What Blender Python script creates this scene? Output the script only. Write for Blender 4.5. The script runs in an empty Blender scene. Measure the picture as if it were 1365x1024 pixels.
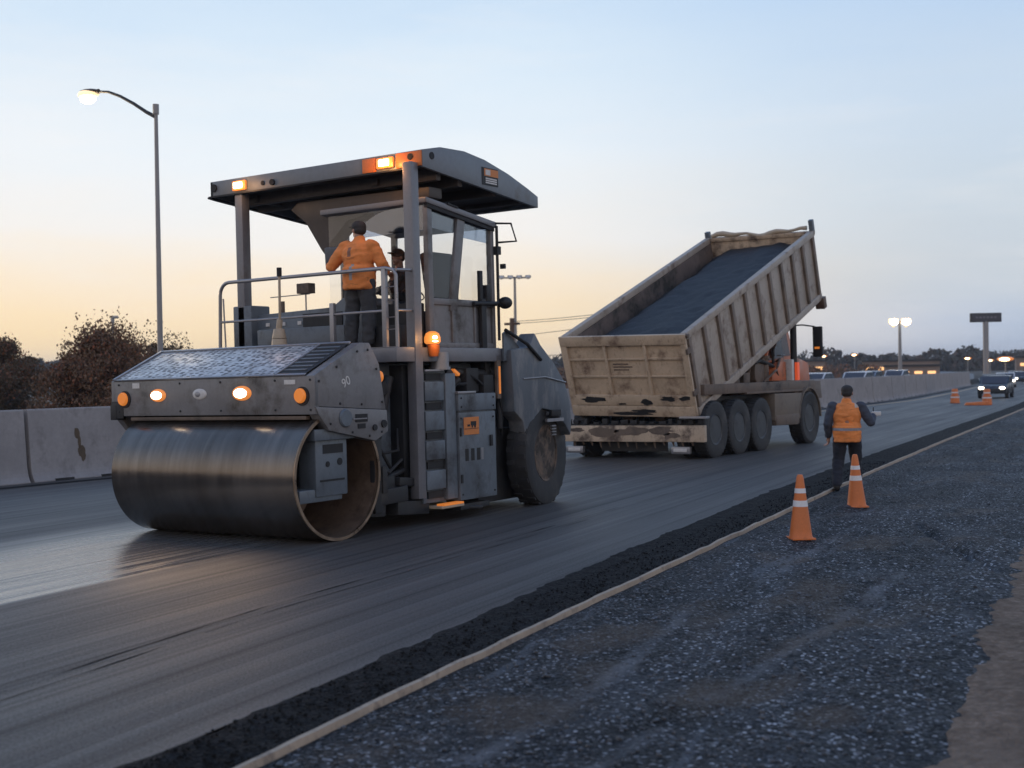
import bpy, bmesh, math, random
from mathutils import Vector, Matrix, noise, Euler
random.seed(7)
R = math.radians
scn = bpy.context.scene
COL = scn.collection
SLOPE = 0.012

# ------------------------------------------------------------------ materials
def srgb(r, g, b):
    f = lambda c: (c/255/12.92) if c/255 <= .04045 else ((c/255+.055)/1.055)**2.4
    return (f(r), f(g), f(b))

class NT:
    def __init__(s, nt): s.nt = nt; s.n = nt.nodes; s.l = nt.links
    def new(s, t, **kw):
        nd = s.n.new(t)
        for k, v in kw.items(): setattr(nd, k, v)
        return nd
    def link(s, a, b): s.l.new(a, b)
    def val(s, sock, v):
        if hasattr(v, 'is_linked'): s.l.new(v, sock)
        else: sock.default_value = v
    def noise(s, vec, scale, detail=4, rough=.55):
        nd = s.new('ShaderNodeTexNoise'); s.link(vec, nd.inputs['Vector'])
        nd.inputs['Scale'].default_value = scale; nd.inputs['Detail'].default_value = detail
        nd.inputs['Roughness'].default_value = rough
        return nd.outputs['Fac']
    def mapping(s, vec, scale=(1, 1, 1), loc=(0, 0, 0)):
        nd = s.new('ShaderNodeMapping'); s.link(vec, nd.inputs['Vector'])
        nd.inputs['Scale'].default_value = scale; nd.inputs['Location'].default_value = loc
        return nd.outputs['Vector']
    def maprange(s, v, a, b, c=0, d=1, smooth=False):
        nd = s.new('ShaderNodeMapRange')
        if smooth: nd.interpolation_type = 'SMOOTHSTEP'
        s.val(nd.inputs[0], v)
        for i, x in enumerate((a, b, c, d)): nd.inputs[i+1].default_value = x
        return nd.outputs[0]
    def math(s, op, a, b=0.0):
        nd = s.new('ShaderNodeMath', operation=op); s.val(nd.inputs[0], a); s.val(nd.inputs[1], b)
        return nd.outputs[0]
    def mix(s, f, a, b, mode='MIX'):
        nd = s.new('ShaderNodeMix', data_type='RGBA', blend_type=mode)
        s.val(nd.inputs[0], f)
        for sock, v in ((nd.inputs[6], a), (nd.inputs[7], b)):
            if hasattr(v, 'is_linked'): s.link(v, sock)
            else: sock.default_value = (*v[:3], 1)
        return nd.outputs[2]
    def ramp(s, f, stops):
        nd = s.new('ShaderNodeValToRGB'); s.val(nd.inputs[0], f)
        cr = nd.color_ramp
        while len(cr.elements) < len(stops): cr.elements.new(.5)
        for e, (p, c) in zip(cr.elements, stops): e.position = p; e.color = (*c, 1)
        return nd.outputs[0]
    def bump(s, h, strength, dist=.01, nrm=None):
        nd = s.new('ShaderNodeBump'); s.link(h, nd.inputs['Height'])
        nd.inputs['Strength'].default_value = strength; nd.inputs['Distance'].default_value = dist
        if nrm: s.link(nrm, nd.inputs['Normal'])
        return nd.outputs[0]

def base_mat(name):
    m = bpy.data.materials.new(name); m.use_nodes = True
    t = NT(m.node_tree); p = t.n['Principled BSDF']
    return m, t, p

def mat(name, col, rough=.5, metal=0., var=.15, scale=3., dirt=None, dirt_amt=.35, dirt_scale=1.6, bump=.0, bscale=60., spec=.5, stretch=(1, 1, 1), rvar=.12):
    m, t, p = base_mat(name)
    tc = t.new('ShaderNodeTexCoord').outputs['Object']
    v = t.mapping(tc, stretch)
    n1 = t.noise(v, scale, 5)
    f = t.maprange(n1, .3, .7)
    c = t.mix(f, tuple(x*(1-var) for x in col), tuple(min(1, x*(1+var)) for x in col))
    n2 = t.noise(v, scale*9, 3)
    c = t.mix(t.maprange(n2, .35, .75, 0, .35), c, tuple(x*.7 for x in col))
    r = t.maprange(n1, .3, .7, max(.02, rough-rvar), min(1, rough+rvar))
    if dirt:
        n3 = t.noise(v, dirt_scale, 8, .68)
        n4 = t.noise(t.mapping(tc, (1, 1, .35)), dirt_scale*5, 6, .7); c = t.mix(t.maprange(n4, .56, .72, 0, min(.75, dirt_amt*1.8)), c, tuple(x*1.15 for x in dirt))
        fd = t.maprange(n3, .62-dirt_amt*.3, .78-dirt_amt*.3, 0, .9)
        c = t.mix(fd, c, dirt)
        r = t.math('MAXIMUM', r, t.math('MULTIPLY', fd, .85))
    t.val(p.inputs['Base Color'], c); t.val(p.inputs['Roughness'], r)
    p.inputs['Metallic'].default_value = metal; p.inputs['Specular IOR Level'].default_value = spec
    if bump: t.link(t.bump(t.noise(v, bscale, 4), bump), p.inputs['Normal'])
    return m

def glow(name, col, strength, base=None):
    m, t, p = base_mat(name)
    p.inputs['Base Color'].default_value = (*(base or col), 1)
    p.inputs['Emission Color'].default_value = (*col, 1); p.inputs['Emission Strength'].default_value = strength
    p.inputs['Roughness'].default_value = .25
    return m

def glass(name, tint, refl=.12, rough=.03):
    m, t, p = base_mat(name)
    out = t.n['Material Output']
    tr = t.new('ShaderNodeBsdfTransparent'); tr.inputs[0].default_value = (*tint, 1)
    gl = t.new('ShaderNodeBsdfGlossy'); gl.inputs['Roughness'].default_value = rough
    fr = t.new('ShaderNodeLayerWeight'); fr.inputs[0].default_value = .5
    f = t.math('MULTIPLY', t.math('POWER', fr.outputs['Facing'], 4.0), .5); f = t.math('ADD', f, refl*.5)
    mx = t.new('ShaderNodeMixShader'); t.link(f, mx.inputs[0]); t.link(tr.outputs[0], mx.inputs[1]); t.link(gl.outputs[0], mx.inputs[2])
    t.link(mx.outputs[0], out.inputs[0])
    return m

M = {}
M['grey'] = mat('machine_grey', (.185, .182, .188), .42, .15, .16, 2.2, dirt=(.075, .065, .056), dirt_amt=.32, spec=.5)
M['bluegrey'] = mat('machine_blue_grey', (.125, .15, .178), .45, .1, .18, 2.0, dirt=(.045, .045, .048), dirt_amt=.38)
M['dusty'] = mat('dusty_blue_grey', (.10, .12, .145), .5, .05, .18, 2, dirt=(.23, .23, .235), dirt_amt=.4, dirt_scale=1.3, stretch=(1, 2.2, .6))
M['canopyp'] = mat('canopy_paint', (.17, .19, .215), .42, .1, .1, 1.5, dirt=(.12, .11, .1), dirt_amt=.12)
M['dark'] = mat('machine_dark', (.02, .021, .024), .6, .1, .3, 4, dirt=(.07, .06, .05), dirt_amt=.1)
M['black'] = mat('black_rubbery', (.015, .015, .017), .7, 0, .3, 6)
M['steel'] = mat('rail_steel', (.30, .30, .32), .38, .6, .15, 5)
M['beige'] = mat('beige_plastic', (.42, .34, .25), .5, 0, .12, 3, dirt=(.2, .15, .1), dirt_amt=.1)
M['post'] = mat('post_grey', (.19, .19, .205), .4, .2, .12, 3, dirt=(.14, .11, .09), dirt_amt=.12)
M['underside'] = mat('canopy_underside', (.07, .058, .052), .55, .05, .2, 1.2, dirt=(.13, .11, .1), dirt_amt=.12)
M['brownsteel'] = mat('rusty_inner_steel', (.17, .115, .08), .55, .3, .25, 2, dirt=(.06, .04, .03), dirt_amt=.35, spec=.4)
M['tan'] = mat('truck_tan_paint', (.53, .41, .295), .58, 0, .14, 1.4, dirt=(.15, .09, .062), dirt_amt=.34, dirt_scale=2.3)
M['tanside'] = mat('truck_side_paint', (.40, .345, .29), .55, .05, .14, 1.4, dirt=(.14, .09, .065), dirt_amt=.32, dirt_scale=2.0)
M['tandirty'] = mat('truck_dirty_tan', (.52, .40, .29), .6, 0, .15, 2, dirt=(.075, .05, .04), dirt_amt=.45, dirt_scale=2.4)
M['tandark'] = mat('truck_brown_steel', (.15, .11, .085), .6, .1, .25, 3, dirt=(.05, .04, .035), dirt_amt=.4)
M['ribshade'] = mat('rib_shaded_brown', (.19, .145, .115), .6, 0, .25, 2.5, dirt=(.09, .07, .055), dirt_amt=.35)  # dark brown makes the ribs read as shaded recesses between panels
M['tandark2'] = mat('truck_muddy_paint', (.165, .13, .10), .6, 0, .2, 2, dirt=(.10, .075, .06), dirt_amt=.35)
M['inner'] = mat('bed_inner_steel', (.16, .125, .11), .6, .15, .25, 1.6, dirt=(.035, .035, .03), dirt_amt=.5, dirt_scale=1.5)
M['orangepaint'] = mat('orange_paint', (.52, .13, .04), .4, 0, .15, 2, dirt=(.1, .05, .03), dirt_amt=.3)
M['tyre'] = mat('tyre_rubber', (.028, .029, .032), .75, 0, .3, 6, dirt=(.08, .075, .07), dirt_amt=.25, bump=.15, bscale=40)
M['rim'] = mat('rim_steel', (.075, .08, .09), .45, .5, .25, 5, dirt=(.03, .027, .025), dirt_amt=.35)
M['hub'] = mat('rusty_hub', (.17, .11, .075), .6, .2, .4, 6, dirt=(.025, .022, .02), dirt_amt=.75, dirt_scale=4)
M['chrome'] = mat('bright_metal', (.6, .6, .62), .22, 1, .1, 5)
M['white'] = mat('white_sticker', (.62, .6, .58), .5, 0, .1, 12)
M['decalorange'] = mat('orange_sticker', (.60, .20, .05), .45, 0, .1, 6)
M['amberlens'] = glow('amber_lens', (.9, .27, .05), .42, (.7, .2, .03))
M['amberlit'] = glow('amber_lit', (1, .34, .07), .75, (.7, .2, .03))
M['headlit'] = glow('headlamp_lit', (1, .83, .6), 9, (.8, .8, .8))
M['amberhalo'] = glow('amber_halo', (1, .33, .08), .5, (.8, .25, .05))  # glowing amber that paints the halo round lamps
M['orangeplastic_halo'] = mat('amber_halo_panel', (.62, .17, .035), .4, 0, .15, 5)  # orange of the canopy halo panels, also on the beacon base
M['streetlit'] = glow('street_lamp_lit', (1, .86, .62), 40, (.9, .9, .9))
M['warmglow'] = glow('warm_glow', (1, .70, .38), 1.25, (.8, .6, .4))  # emissive colour for the glow round bulbs and on mast housings
M['flood'] = glow('flood_lamp_lit', (1, .84, .55), 30, (.9, .9, .9))
M['warmlit'] = glow('warm_light', (1, .72, .38), 9, (.9, .7, .5))
M['carlit'] = glow('car_headlamp_lit', (1, .9, .72), 9, (.9, .9, .9))
M['winlit'] = glow('lit_window', (1, .5, .17), 1.5, (.5, .4, .3))
M['redlens'] = glow('red_lens', (.75, .1, .03), .5, (.5, .06, .02))
M['glass'] = glass('cab_glass', (.95, .96, .97), .08)
M['darkglass'] = glass('dark_glass', (.35, .4, .45), .12)
M['visorglass'] = glass('tinted_visor', (.55, .62, .72), .3, .1)
M['skin'] = mat('skin', (.36, .19, .13), .5, 0, .1, 20)
M['cap'] = mat('dark_cap', (.03, .027, .027), .8, 0, .2, 20)
M['hair'] = mat('dark_hair', (.02, .015, .012), .6, 0, .3, 40)
M['trousers'] = mat('charcoal_trousers', (.05, .052, .058), .85, 0, .3, 7, bump=.4, bscale=14)
M['navy'] = mat('navy_trousers', (.016, .019, .03), .85, 0, .3, 7, bump=.4, bscale=14)
M['sleeve'] = mat('navy_sleeve', (.05, .06, .085), .85, 0, .2, 9)
M['darkcloth'] = mat('dark_jacket', (.03, .03, .035), .85, 0, .2, 9)
M['boot'] = mat('black_boot', (.012, .012, .013), .6, 0, .2, 9)
M['concrete'] = mat('barrier_concrete', (.30, .28, .275), .85, 0, .16, 1.1, dirt=(.13, .12, .115), dirt_amt=.16, dirt_scale=.9, bump=.35, bscale=22, spec=.3)
M['pole'] = mat('galvanised_pole', (.26, .26, .27), .5, .4, .12, 2)
M['wood'] = mat('utility_wood', (.12, .075, .055), .85, 0, .2, 3, stretch=(4, 4, .4))
M['wire'] = mat('wire_black', (.03, .03, .035), .6)
M['bark'] = mat('tree_bark', (.055, .04, .03), .9, 0, .3, 6, bump=.5, bscale=20)
M['coneorange'] = mat('cone_orange', (.62, .17, .045), .5, 0, .1, 4, dirt=(.3, .1, .04), dirt_amt=.15)
M['reflective'] = mat('reflective_white', (.68, .68, .7), .35, 0, .08, 10)
M['hillwall'] = mat('far_wall', (.22, .17, .14), .8, 0, .2, .3)
M['boarddark'] = mat('billboard_dark', (.045, .045, .06), .5, 0, .2, 1)
M['carpaint'] = mat('car_silver', (.30, .31, .33), .3, .5, .05, 1)
M['carpaintd'] = mat('car_charcoal', (.06, .065, .075), .3, .4, .05, 1)
M['carpaintw'] = mat('car_white', (.6, .6, .6), .3, 0, .05, 1)
M['tan_strip'] = mat('kerb_tan', (.40, .31, .23), .85, 0, .2, 2.5, dirt=(.15, .12, .1), dirt_amt=.3, dirt_scale=5, bump=.5, bscale=30)
M['linepaint'] = mat('edge_line_paint', (.5, .34, .2), .7, 0, .2, 2, dirt=(.1, .09, .08), dirt_amt=.35)

def leaf_mat(name, a, b, c):
    m, t, p = base_mat(name)
    g = t.new('ShaderNodeNewGeometry')
    tc = t.new('ShaderNodeTexCoord').outputs['Object']
    f = t.maprange(t.noise(tc, .9, 3), .35, .65)
    col = t.mix(f, a, b)
    col = t.mix(t.maprange(g.outputs['Random Per Island'], .8, .95), col, c)
    t.val(p.inputs['Base Color'], col); p.inputs['Roughness'].default_value = .75
    p.inputs['Specular IOR Level'].default_value = .2
    return m
M['leafA'] = leaf_mat('leaf_olive_brown', (.13, .088, .058), (.17, .105, .068), (.26, .11, .06))
M['leafB'] = leaf_mat('leaf_dark_olive', (.085, .07, .05), (.125, .09, .06), (.18, .09, .05))
M['leafLit'] = leaf_mat('leaf_rust_lit', (.19, .085, .05), (.14, .08, .055), (.27, .095, .05))  # rust tint of the top leaves stands for light on the crowns
M['leafF'] = leaf_mat('leaf_far', (.055, .06, .055), (.08, .07, .055), (.10, .07, .055))

# tread plate: real tear-drop pattern in relief colour
def tread():
    m, t, p = base_mat('tread_plate_metal')
    tc = t.new('ShaderNodeTexCoord').outputs['Object']
    v = t.mapping(tc, (9, 26, 0))
    vo = t.new('ShaderNodeTexVoronoi'); vo.inputs['Scale'].default_value = 1; vo.inputs['Randomness'].default_value = .45
    t.link(v, vo.inputs['Vector'])
    f = t.maprange(vo.outputs['Distance'], .30, .44)
    n = t.noise(t.mapping(tc, (5, 9, 1)), 1.2, 4)
    f2 = t.math('MULTIPLY', f, t.maprange(n, .3, .6, .4, 1))
    c = t.mix(f2, (.10, .10, .105), (.60, .60, .60))
    t.val(p.inputs['Base Color'], c)
    p.inputs['Metallic'].default_value = .35
    t.val(p.inputs['Roughness'], t.maprange(f, 0, 1, .6, .32))
    t.link(t.bump(f, .6, .01), p.inputs['Normal'])
    return m
M['tread'] = tread()

def drum_mat():
    m, t, p = base_mat('polished_drum_steel')
    tc = t.new('ShaderNodeTexCoord').outputs['Object']
    v = t.mapping(tc, (6, .35, .35))
    n = t.noise(v, 2.2, 5); n2 = t.noise(t.mapping(tc, (1.2, .5, .5)), 1.3, 4)
    c = t.mix(t.maprange(n, .3, .7), (.12, .107, .098), (.18, .162, .15))
    c = t.mix(t.maprange(n2, .45, .7, 0, .7), c, (.08, .066, .055))
    sm = t.noise(t.mapping(tc, (3.2, .25, .25), (3, 1, 0)), 1.5, 2)
    c = t.mix(t.maprange(sm, .68, .76, 0, .4), c, (.32, .28, .24))
    t.val(p.inputs['Base Color'], c); p.inputs['Metallic'].default_value = .85
    t.val(p.inputs['Roughness'], t.maprange(n, .3, .7, .17, .27))
    return m
M['drum'] = drum_mat()

def cloth(name, col, stripes=None):
    """orange work garment; stripes = list of (axis, lo, hi, extra) reflective bands or painted folds in object space"""
    m, t, p = base_mat(name)
    tc = t.new('ShaderNodeTexCoord').outputs['Object']
    n = t.noise(tc, 6, 4)
    c = t.mix(t.maprange(n, .35, .65), tuple(x*.82 for x in col), col)
    n2 = t.noise(t.mapping(tc, (5, 5, 14)), 1.6, 3)
    c = t.mix(t.maprange(n2, .60, .68, 0, .55), c, tuple(x*.45 for x in col))  # darker streaks colour fold shade into the cloth
    sep = t.new('ShaderNodeSeparateXYZ'); t.link(tc, sep.inputs[0])
    for (conds, sc) in (stripes or []):
        f = None
        for ax, lo, hi in conds:
            o = sep.outputs[ax]
            g = t.math('MULTIPLY', t.math('GREATER_THAN', o, lo), t.math('LESS_THAN', o, hi))
            f = g if f is None else t.math('MULTIPLY', f, g)
        c = t.mix(f, c, sc)
    t.val(p.inputs['Base Color'], c); p.inputs['Roughness'].default_value = .8
    t.link(t.bump(t.noise(tc, 9, 3), .5, .02), p.inputs['Normal'])
    return m
M['vestA'] = cloth('orange_jacket', (.84, .27, .07), [([(0, -.018, .022), (2, .92, 1.14)], (.34, .33, .32)), ([(0, -.07, -.02), (2, 1.24, 1.37), (1, -1, 0)], (.25, .12, .08))])  # brown band on the back is a fold's shade painted on
M['vestB'] = cloth('orange_vest', (.84, .27, .07), [([(2, .985, 1.03)], (.27, .28, .31)), ([(0, .11, .25), (2, 1.36, 1.5), (1, -1, .0)], (.5, .45, .4))])

# ------------------------------------------------------------------ mesh helpers
class MB:
    def __init__(s): s.bm = bmesh.new()
    def box(s, lo, hi, rot=None, piv=None):
        r = bmesh.ops.create_cube(s.bm, size=1)
        lo, hi = Vector(lo), Vector(hi); c = (lo+hi)/2; d = hi-lo
        bmesh.ops.transform(s.bm, matrix=Matrix.Translation(c) @ Matrix.Diagonal((*d, 1)), verts=r['verts'])
        if rot: bmesh.ops.rotate(s.bm, cent=Vector(piv) if piv else c, matrix=Euler(rot).to_matrix(), verts=r['verts'])
        return r['verts']
    def cyl(s, p0, p1, r0, r1=None, seg=18, caps=True):
        p0, p1 = Vector(p0), Vector(p1); r1 = r0 if r1 is None else r1
        d = p1-p0
        r = bmesh.ops.create_cone(s.bm, cap_ends=caps, segments=seg, radius1=r0, radius2=r1, depth=d.length)
        q = d.to_track_quat('Z', 'Y').to_matrix().to_4x4()
        bmesh.ops.transform(s.bm, matrix=Matrix.Translation((p0+p1)/2) @ q, verts=r['verts'])
        return r['verts']
    def tube(s, pts, r, seg=8):
        pts = [Vector(p) for p in pts]; rings = []
        rr = r if isinstance(r, (list, tuple)) else [r]*len(pts)
        up = Vector((0.123, .37, .92)).normalized()
        for i, p in enumerate(pts):
            t = (pts[min(i+1, len(pts)-1)]-pts[max(i-1, 0)]).normalized()
            a = t.cross(up)
            if a.length < .05: a = t.cross(Vector((1, 0, 0)))
            a.normalize(); b = t.cross(a)
            rings.append([s.bm.verts.new(p+(a*math.cos(2*math.pi*k/seg)+b*math.sin(2*math.pi*k/seg))*rr[i]) for k in range(seg)])
        for i in range(len(rings)-1):
            for k in range(seg):
                s.bm.faces.new((rings[i][k], rings[i][(k+1) % seg], rings[i+1][(k+1) % seg], rings[i+1][k]))
        s.bm.faces.new(rings[0]); s.bm.faces.new(rings[-1][::-1])
    def prism(s, poly, a, b, axis='x'):
        f = {'x': lambda u, v, w: (w, u, v), 'y': lambda u, v, w: (u, w, v), 'z': lambda u, v, w: (u, v, w)}[axis]
        A = [s.bm.verts.new(f(u, v, a)) for u, v in poly]; B = [s.bm.verts.new(f(u, v, b)) for u, v in poly]
        n = len(poly)
        s.bm.faces.new(A); s.bm.faces.new(B[::-1])
        for i in range(n): s.bm.faces.new((A[i], B[i], B[(i+1) % n], A[(i+1) % n]))
    def lathe(s, prof, org=(0, 0, 0), axis=(0, 0, 1), seg=32, close=False, caps=True):
        q = Vector(axis).to_track_quat('Z', 'Y').to_matrix(); org = Vector(org); rings = []
        for r, h in prof:
            rings.append([s.bm.verts.new(org+q @ Vector((r*math.cos(2*math.pi*k/seg), r*math.sin(2*math.pi*k/seg), h))) for k in range(seg)])
        pairs = list(range(len(rings)-1)) + ([-1] if close else [])
        for i in pairs:
            A, B = rings[i], rings[(i+1) % len(rings)]
            for k in range(seg): s.bm.faces.new((A[k], A[(k+1) % seg], B[(k+1) % seg], B[k]))
        if not close and caps:
            if prof[0][0] > 1e-5: s.bm.faces.new(rings[0][::-1])
            if prof[-1][0] > 1e-5: s.bm.faces.new(rings[-1])
    def ell(s, c, rad, seg=18, rot=None):
        r = bmesh.ops.create_uvsphere(s.bm, u_segments=seg, v_segments=max(8, seg*2//3), radius=1)
        mtx = Matrix.Translation(c) @ (Euler(rot).to_matrix().to_4x4() if rot else Matrix()) @ Matrix.Diagonal((*rad, 1))
        bmesh.ops.transform(s.bm, matrix=mtx, verts=r['verts'])
    def cap(s, p0, r0, p1, r1, seg=12):
        """tapered limb with round ends"""
        s.cyl(p0, p1, r0, r1, seg); s.ell(p0, (r0,)*3, 12); s.ell(p1, (r1,)*3, 12)
    def poly(s, pts): s.bm.faces.new([s.bm.verts.new(p) for p in pts])
    def clusters(s):
        bm = s.bm; bm.verts.index_update(); seen = set(); isl = []
        for v in bm.verts:
            if v in seen: continue
            st = [v]; seen.add(v); c = []
            while st:
                q = st.pop(); c.append(q)
                for e in q.link_edges:
                    o = e.other_vert(q)
                    if o not in seen: seen.add(o); st.append(o)
            lo = [min(q.co[k] for q in c)-.006 for k in range(3)]; hi = [max(q.co[k] for q in c)+.006 for k in range(3)]
            isl.append([lo, hi, c])
        n = len(isl); par = list(range(n))
        def find(i):
            while par[i] != i: i = par[i]
            return i
        for i in range(n):
            for j in range(i):
                if all(isl[i][0][k] <= isl[j][1][k] and isl[j][0][k] <= isl[i][1][k] for k in range(3)): par[find(i)] = find(j)
        g = {}
        for i in range(n): g.setdefault(find(i), []).extend(isl[i][2])
        return list(g.values())
    def build(s, name, m, parent=None, xf=None, bevel=0, ang=32, remesh=0, smooth_it=4, loc=None, solid=0, split=True):
        if split and parent and not remesh:
            cl = s.clusters()
            if 1 < len(cl) <= 16:
                first = None
                for c in sorted(cl, key=len, reverse=True):
                    q = MB(); mp = {v: q.bm.verts.new(v.co) for v in c}; cs = set(c)
                    for f in s.bm.faces:
                        if f.verts[0] in cs: q.bm.faces.new([mp[v] for v in f.verts])
                    o = q.build(name, m, parent, xf, bevel, ang, 0, 0, loc, solid, False)
                    first = first or o
                s.bm.free()
                return first
        if xf is not None: s.bm.transform(xf)
        bmesh.ops.remove_doubles(s.bm, verts=s.bm.verts, dist=1e-5)
        bmesh.ops.recalc_face_normals(s.bm, faces=s.bm.faces)
        if bevel:
            ed = [e for e in s.bm.edges if len(e.link_faces) == 2 and e.calc_face_angle(0) > R(40)]
            try: bmesh.ops.bevel(s.bm, geom=ed, offset=bevel, segments=2, affect='EDGES', profile=.6, clamp_overlap=True)
            except Exception: pass
        for f in s.bm.faces: f.smooth = True
        for e in s.bm.edges:
            if len(e.link_faces) == 2: e.smooth = e.calc_face_angle(0) < R(ang)
        me = bpy.data.meshes.new(name); s.bm.to_mesh(me); s.bm.free()
        o = bpy.data.objects.new(name, me); COL.objects.link(o)
        if m is not None: me.materials.append(m)
        if remesh:
            md = o.modifiers.new('r', 'REMESH'); md.mode = 'VOXEL'; md.voxel_size = remesh; md.use_smooth_shade = True
            if smooth_it: sm = o.modifiers.new('s', 'SMOOTH'); sm.iterations = smooth_it; sm.factor = .5
            dg = bpy.context.evaluated_depsgraph_get()
            nm = bpy.data.meshes.new_from_object(o.evaluated_get(dg)); o.modifiers.clear(); o.data = nm
            for p in nm.polygons: p.use_smooth = True
        if solid:
            md = o.modifiers.new('solid', 'SOLIDIFY'); md.thickness = solid
        if parent: o.parent = parent
        if loc: o.location = loc
        return o

def tag(o, label=None, cat=None, group=None, kind=None):
    if label: o['label'] = label
    if cat: o['category'] = cat
    if group: o['group'] = group
    if kind: o['kind'] = kind
    return o

def empty(name, loc, label, cat, group=None, rot=(0, 0, 0)):
    o = bpy.data.objects.new(name, None); COL.objects.link(o); o.location = loc; o.rotation_euler = rot
    o.empty_display_size = .2
    return tag(o, label, cat, group)

def kids(o): return [c for c in bpy.data.objects if c.parent == o]
def copy_tree(o, parent=None):
    c = o.copy(); COL.objects.link(c); c.parent = parent
    for ch in kids(o): copy_tree(ch, c)
    return c

def text_mesh(name, txt, size, m, parent, mtx, extrude=.002):
    cu = bpy.data.curves.new(name, 'FONT'); cu.body = txt; cu.size = size; cu.extrude = extrude
    cu.align_x = 'CENTER'; cu.align_y = 'CENTER'
    o = bpy.data.objects.new(name, cu); COL.objects.link(o)
    dg = bpy.context.evaluated_depsgraph_get()
    me = bpy.data.meshes.new_from_object(o.evaluated_get(dg)); bpy.data.objects.remove(o)
    me.transform(mtx); me.materials.clear(); me.materials.append(m)
    q = bpy.data.objects.new(name, me); COL.objects.link(q); q.parent = parent
    return q

# ------------------------------------------------------------------ camera
F_PX, IMG_W = 1670.0, 1365.0
yaw, pitch, roll = R(33.8), R(-.55), R(.9)
fwd = Vector((-math.sin(yaw)*math.cos(pitch), math.cos(yaw)*math.cos(pitch), math.sin(pitch)))
rt = Vector((math.cos(yaw), math.sin(yaw), 0)); up = rt.cross(fwd)
r2 = rt*math.cos(roll)-up*math.sin(roll); u2 = rt*math.sin(roll)+up*math.cos(roll)
cam = bpy.data.cameras.new('camera'); co = bpy.data.objects.new('camera', cam); COL.objects.link(co)
cam.sensor_width = 36; cam.lens = 36*F_PX/IMG_W; cam.clip_end = 6000; cam.clip_start = .1
mw = Matrix((r2, u2, -fwd)).transposed().to_4x4(); mw.translation = (0, 0, 2.0); co.matrix_world = mw
scn.camera = co
cam.dof.use_dof = True; cam.dof.focus_distance = 16.5; cam.dof.aperture_fstop = 1.9

# ------------------------------------------------------------------ sky and sun
w = bpy.data.worlds.new('World'); scn.world = w; w.use_nodes = True
t = NT(w.node_tree); bg = t.n['Background']
SUN_AZ = R(-80)        # measured from +Y towards +X
SUN_EL = R(4)
g = t.new('ShaderNodeTexCoord').outputs['Generated']
nrm = t.new('ShaderNodeVectorMath', operation='NORMALIZE'); t.link(g, nrm.inputs[0]); d = nrm.outputs[0]
sep = t.new('ShaderNodeSeparateXYZ'); t.link(d, sep.inputs[0]); z = sep.outputs[2]
def dot(v):
    n = t.new('ShaderNodeVectorMath', operation='DOT_PRODUCT'); t.link(d, n.inputs[0]); n.inputs[1].default_value = v
    return n.outputs['Value']
wob = t.noise(t.mapping(d, (3, 3, 14)), 1.6, 4)
zz = t.math('ADD', z, t.maprange(wob, .3, .7, -.012, .012))
zf = t.maprange(zz, -.05, 1.0)
P_ = lambda x: (x+.05)/1.05
L = t.ramp(zf, [(P_(-.02), srgb(252, 220, 172)), (P_(.03), srgb(251, 225, 182)), (P_(.065), srgb(247, 228, 200)), (P_(.11), srgb(238, 235, 231)), (P_(.17), srgb(228, 235, 241)), (P_(.23), srgb(212, 227, 240)), (P_(.285), srgb(197, 217, 237)), (P_(.5), srgb(150, 182, 222)), (P_(1), srgb(104, 142, 200))])
Rr = t.ramp(zf, [(P_(-.02), srgb(176, 188, 208)), (P_(.03), srgb(184, 196, 214)), (P_(.07), srgb(197, 205, 213)), (P_(.13), srgb(196, 208, 219)), (P_(.2), srgb(194, 210, 227)), (P_(.285), srgb(176, 201, 230)), (P_(.5), srgb(138, 172, 216)), (P_(1), srgb(100, 138, 198))])
B = t.ramp(zf, [(P_(-.02), srgb(196, 180, 176)), (P_(.05), srgb(248, 224, 206)), (P_(.2), srgb(255, 238, 222)), (P_(.36), srgb(226, 222, 228)), (P_(.6), srgb(150, 176, 214)), (P_(1), srgb(112, 148, 204))])  # sky behind the camera, brightened and warmed to fill camera-facing sides
az = t.maprange(dot(tuple(rt)), -.04, .38, 0, 1, True)
c = t.mix(az, L, Rr)
c = t.mix(t.maprange(dot((-math.sin(yaw), math.cos(yaw), 0)), .35, -.45, 0, 1, True), c, B)
cl = t.noise(t.mapping(d, (1.3, 1.3, 9)), 2.2, 6, .6)
c = t.mix(t.maprange(cl, .5, .75, 0, .28), c, (.88, .84, .82))
sky = t.new('ShaderNodeTexSky', sky_type='NISHITA'); sky.sun_disc = False
sky.sun_elevation = SUN_EL; sky.sun_rotation = SUN_AZ; sky.air_density = 1.2; sky.dust_density = 1.5
skyw = t.mix(1.0, sky.outputs[0], (.0022, .0022, .0022), 'MULTIPLY')
c = t.mix(1.0, c, skyw, 'ADD')
t.link(c, bg.inputs['Color']); bg.inputs['Strength'].default_value = 1.12

def light(name, kind, loc, energy, col, **kw):
    l = bpy.data.lights.new(name, kind); l.energy = energy; l.color = col
    for k, v in kw.items(): setattr(l, k, v)
    o = bpy.data.objects.new(name, l); COL.objects.link(o); o.location = loc
    return o
def aim(o, target): o.rotation_euler = (Vector(target)-o.location).to_track_quat('-Z', 'Y').to_euler()
s = light('sun', 'SUN', (0, 0, 50), .5, (1, .70, .46), angle=R(10))
s.rotation_euler = (-Vector((math.sin(SUN_AZ)*math.cos(SUN_EL), math.cos(SUN_AZ)*math.cos(SUN_EL), math.sin(SUN_EL)))).to_track_quat('-Z', 'Y').to_euler()

scn.view_settings.view_transform = 'Standard'; scn.view_settings.look = 'None'
scn.view_settings.exposure = 0; scn.view_settings.gamma = 1

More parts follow.
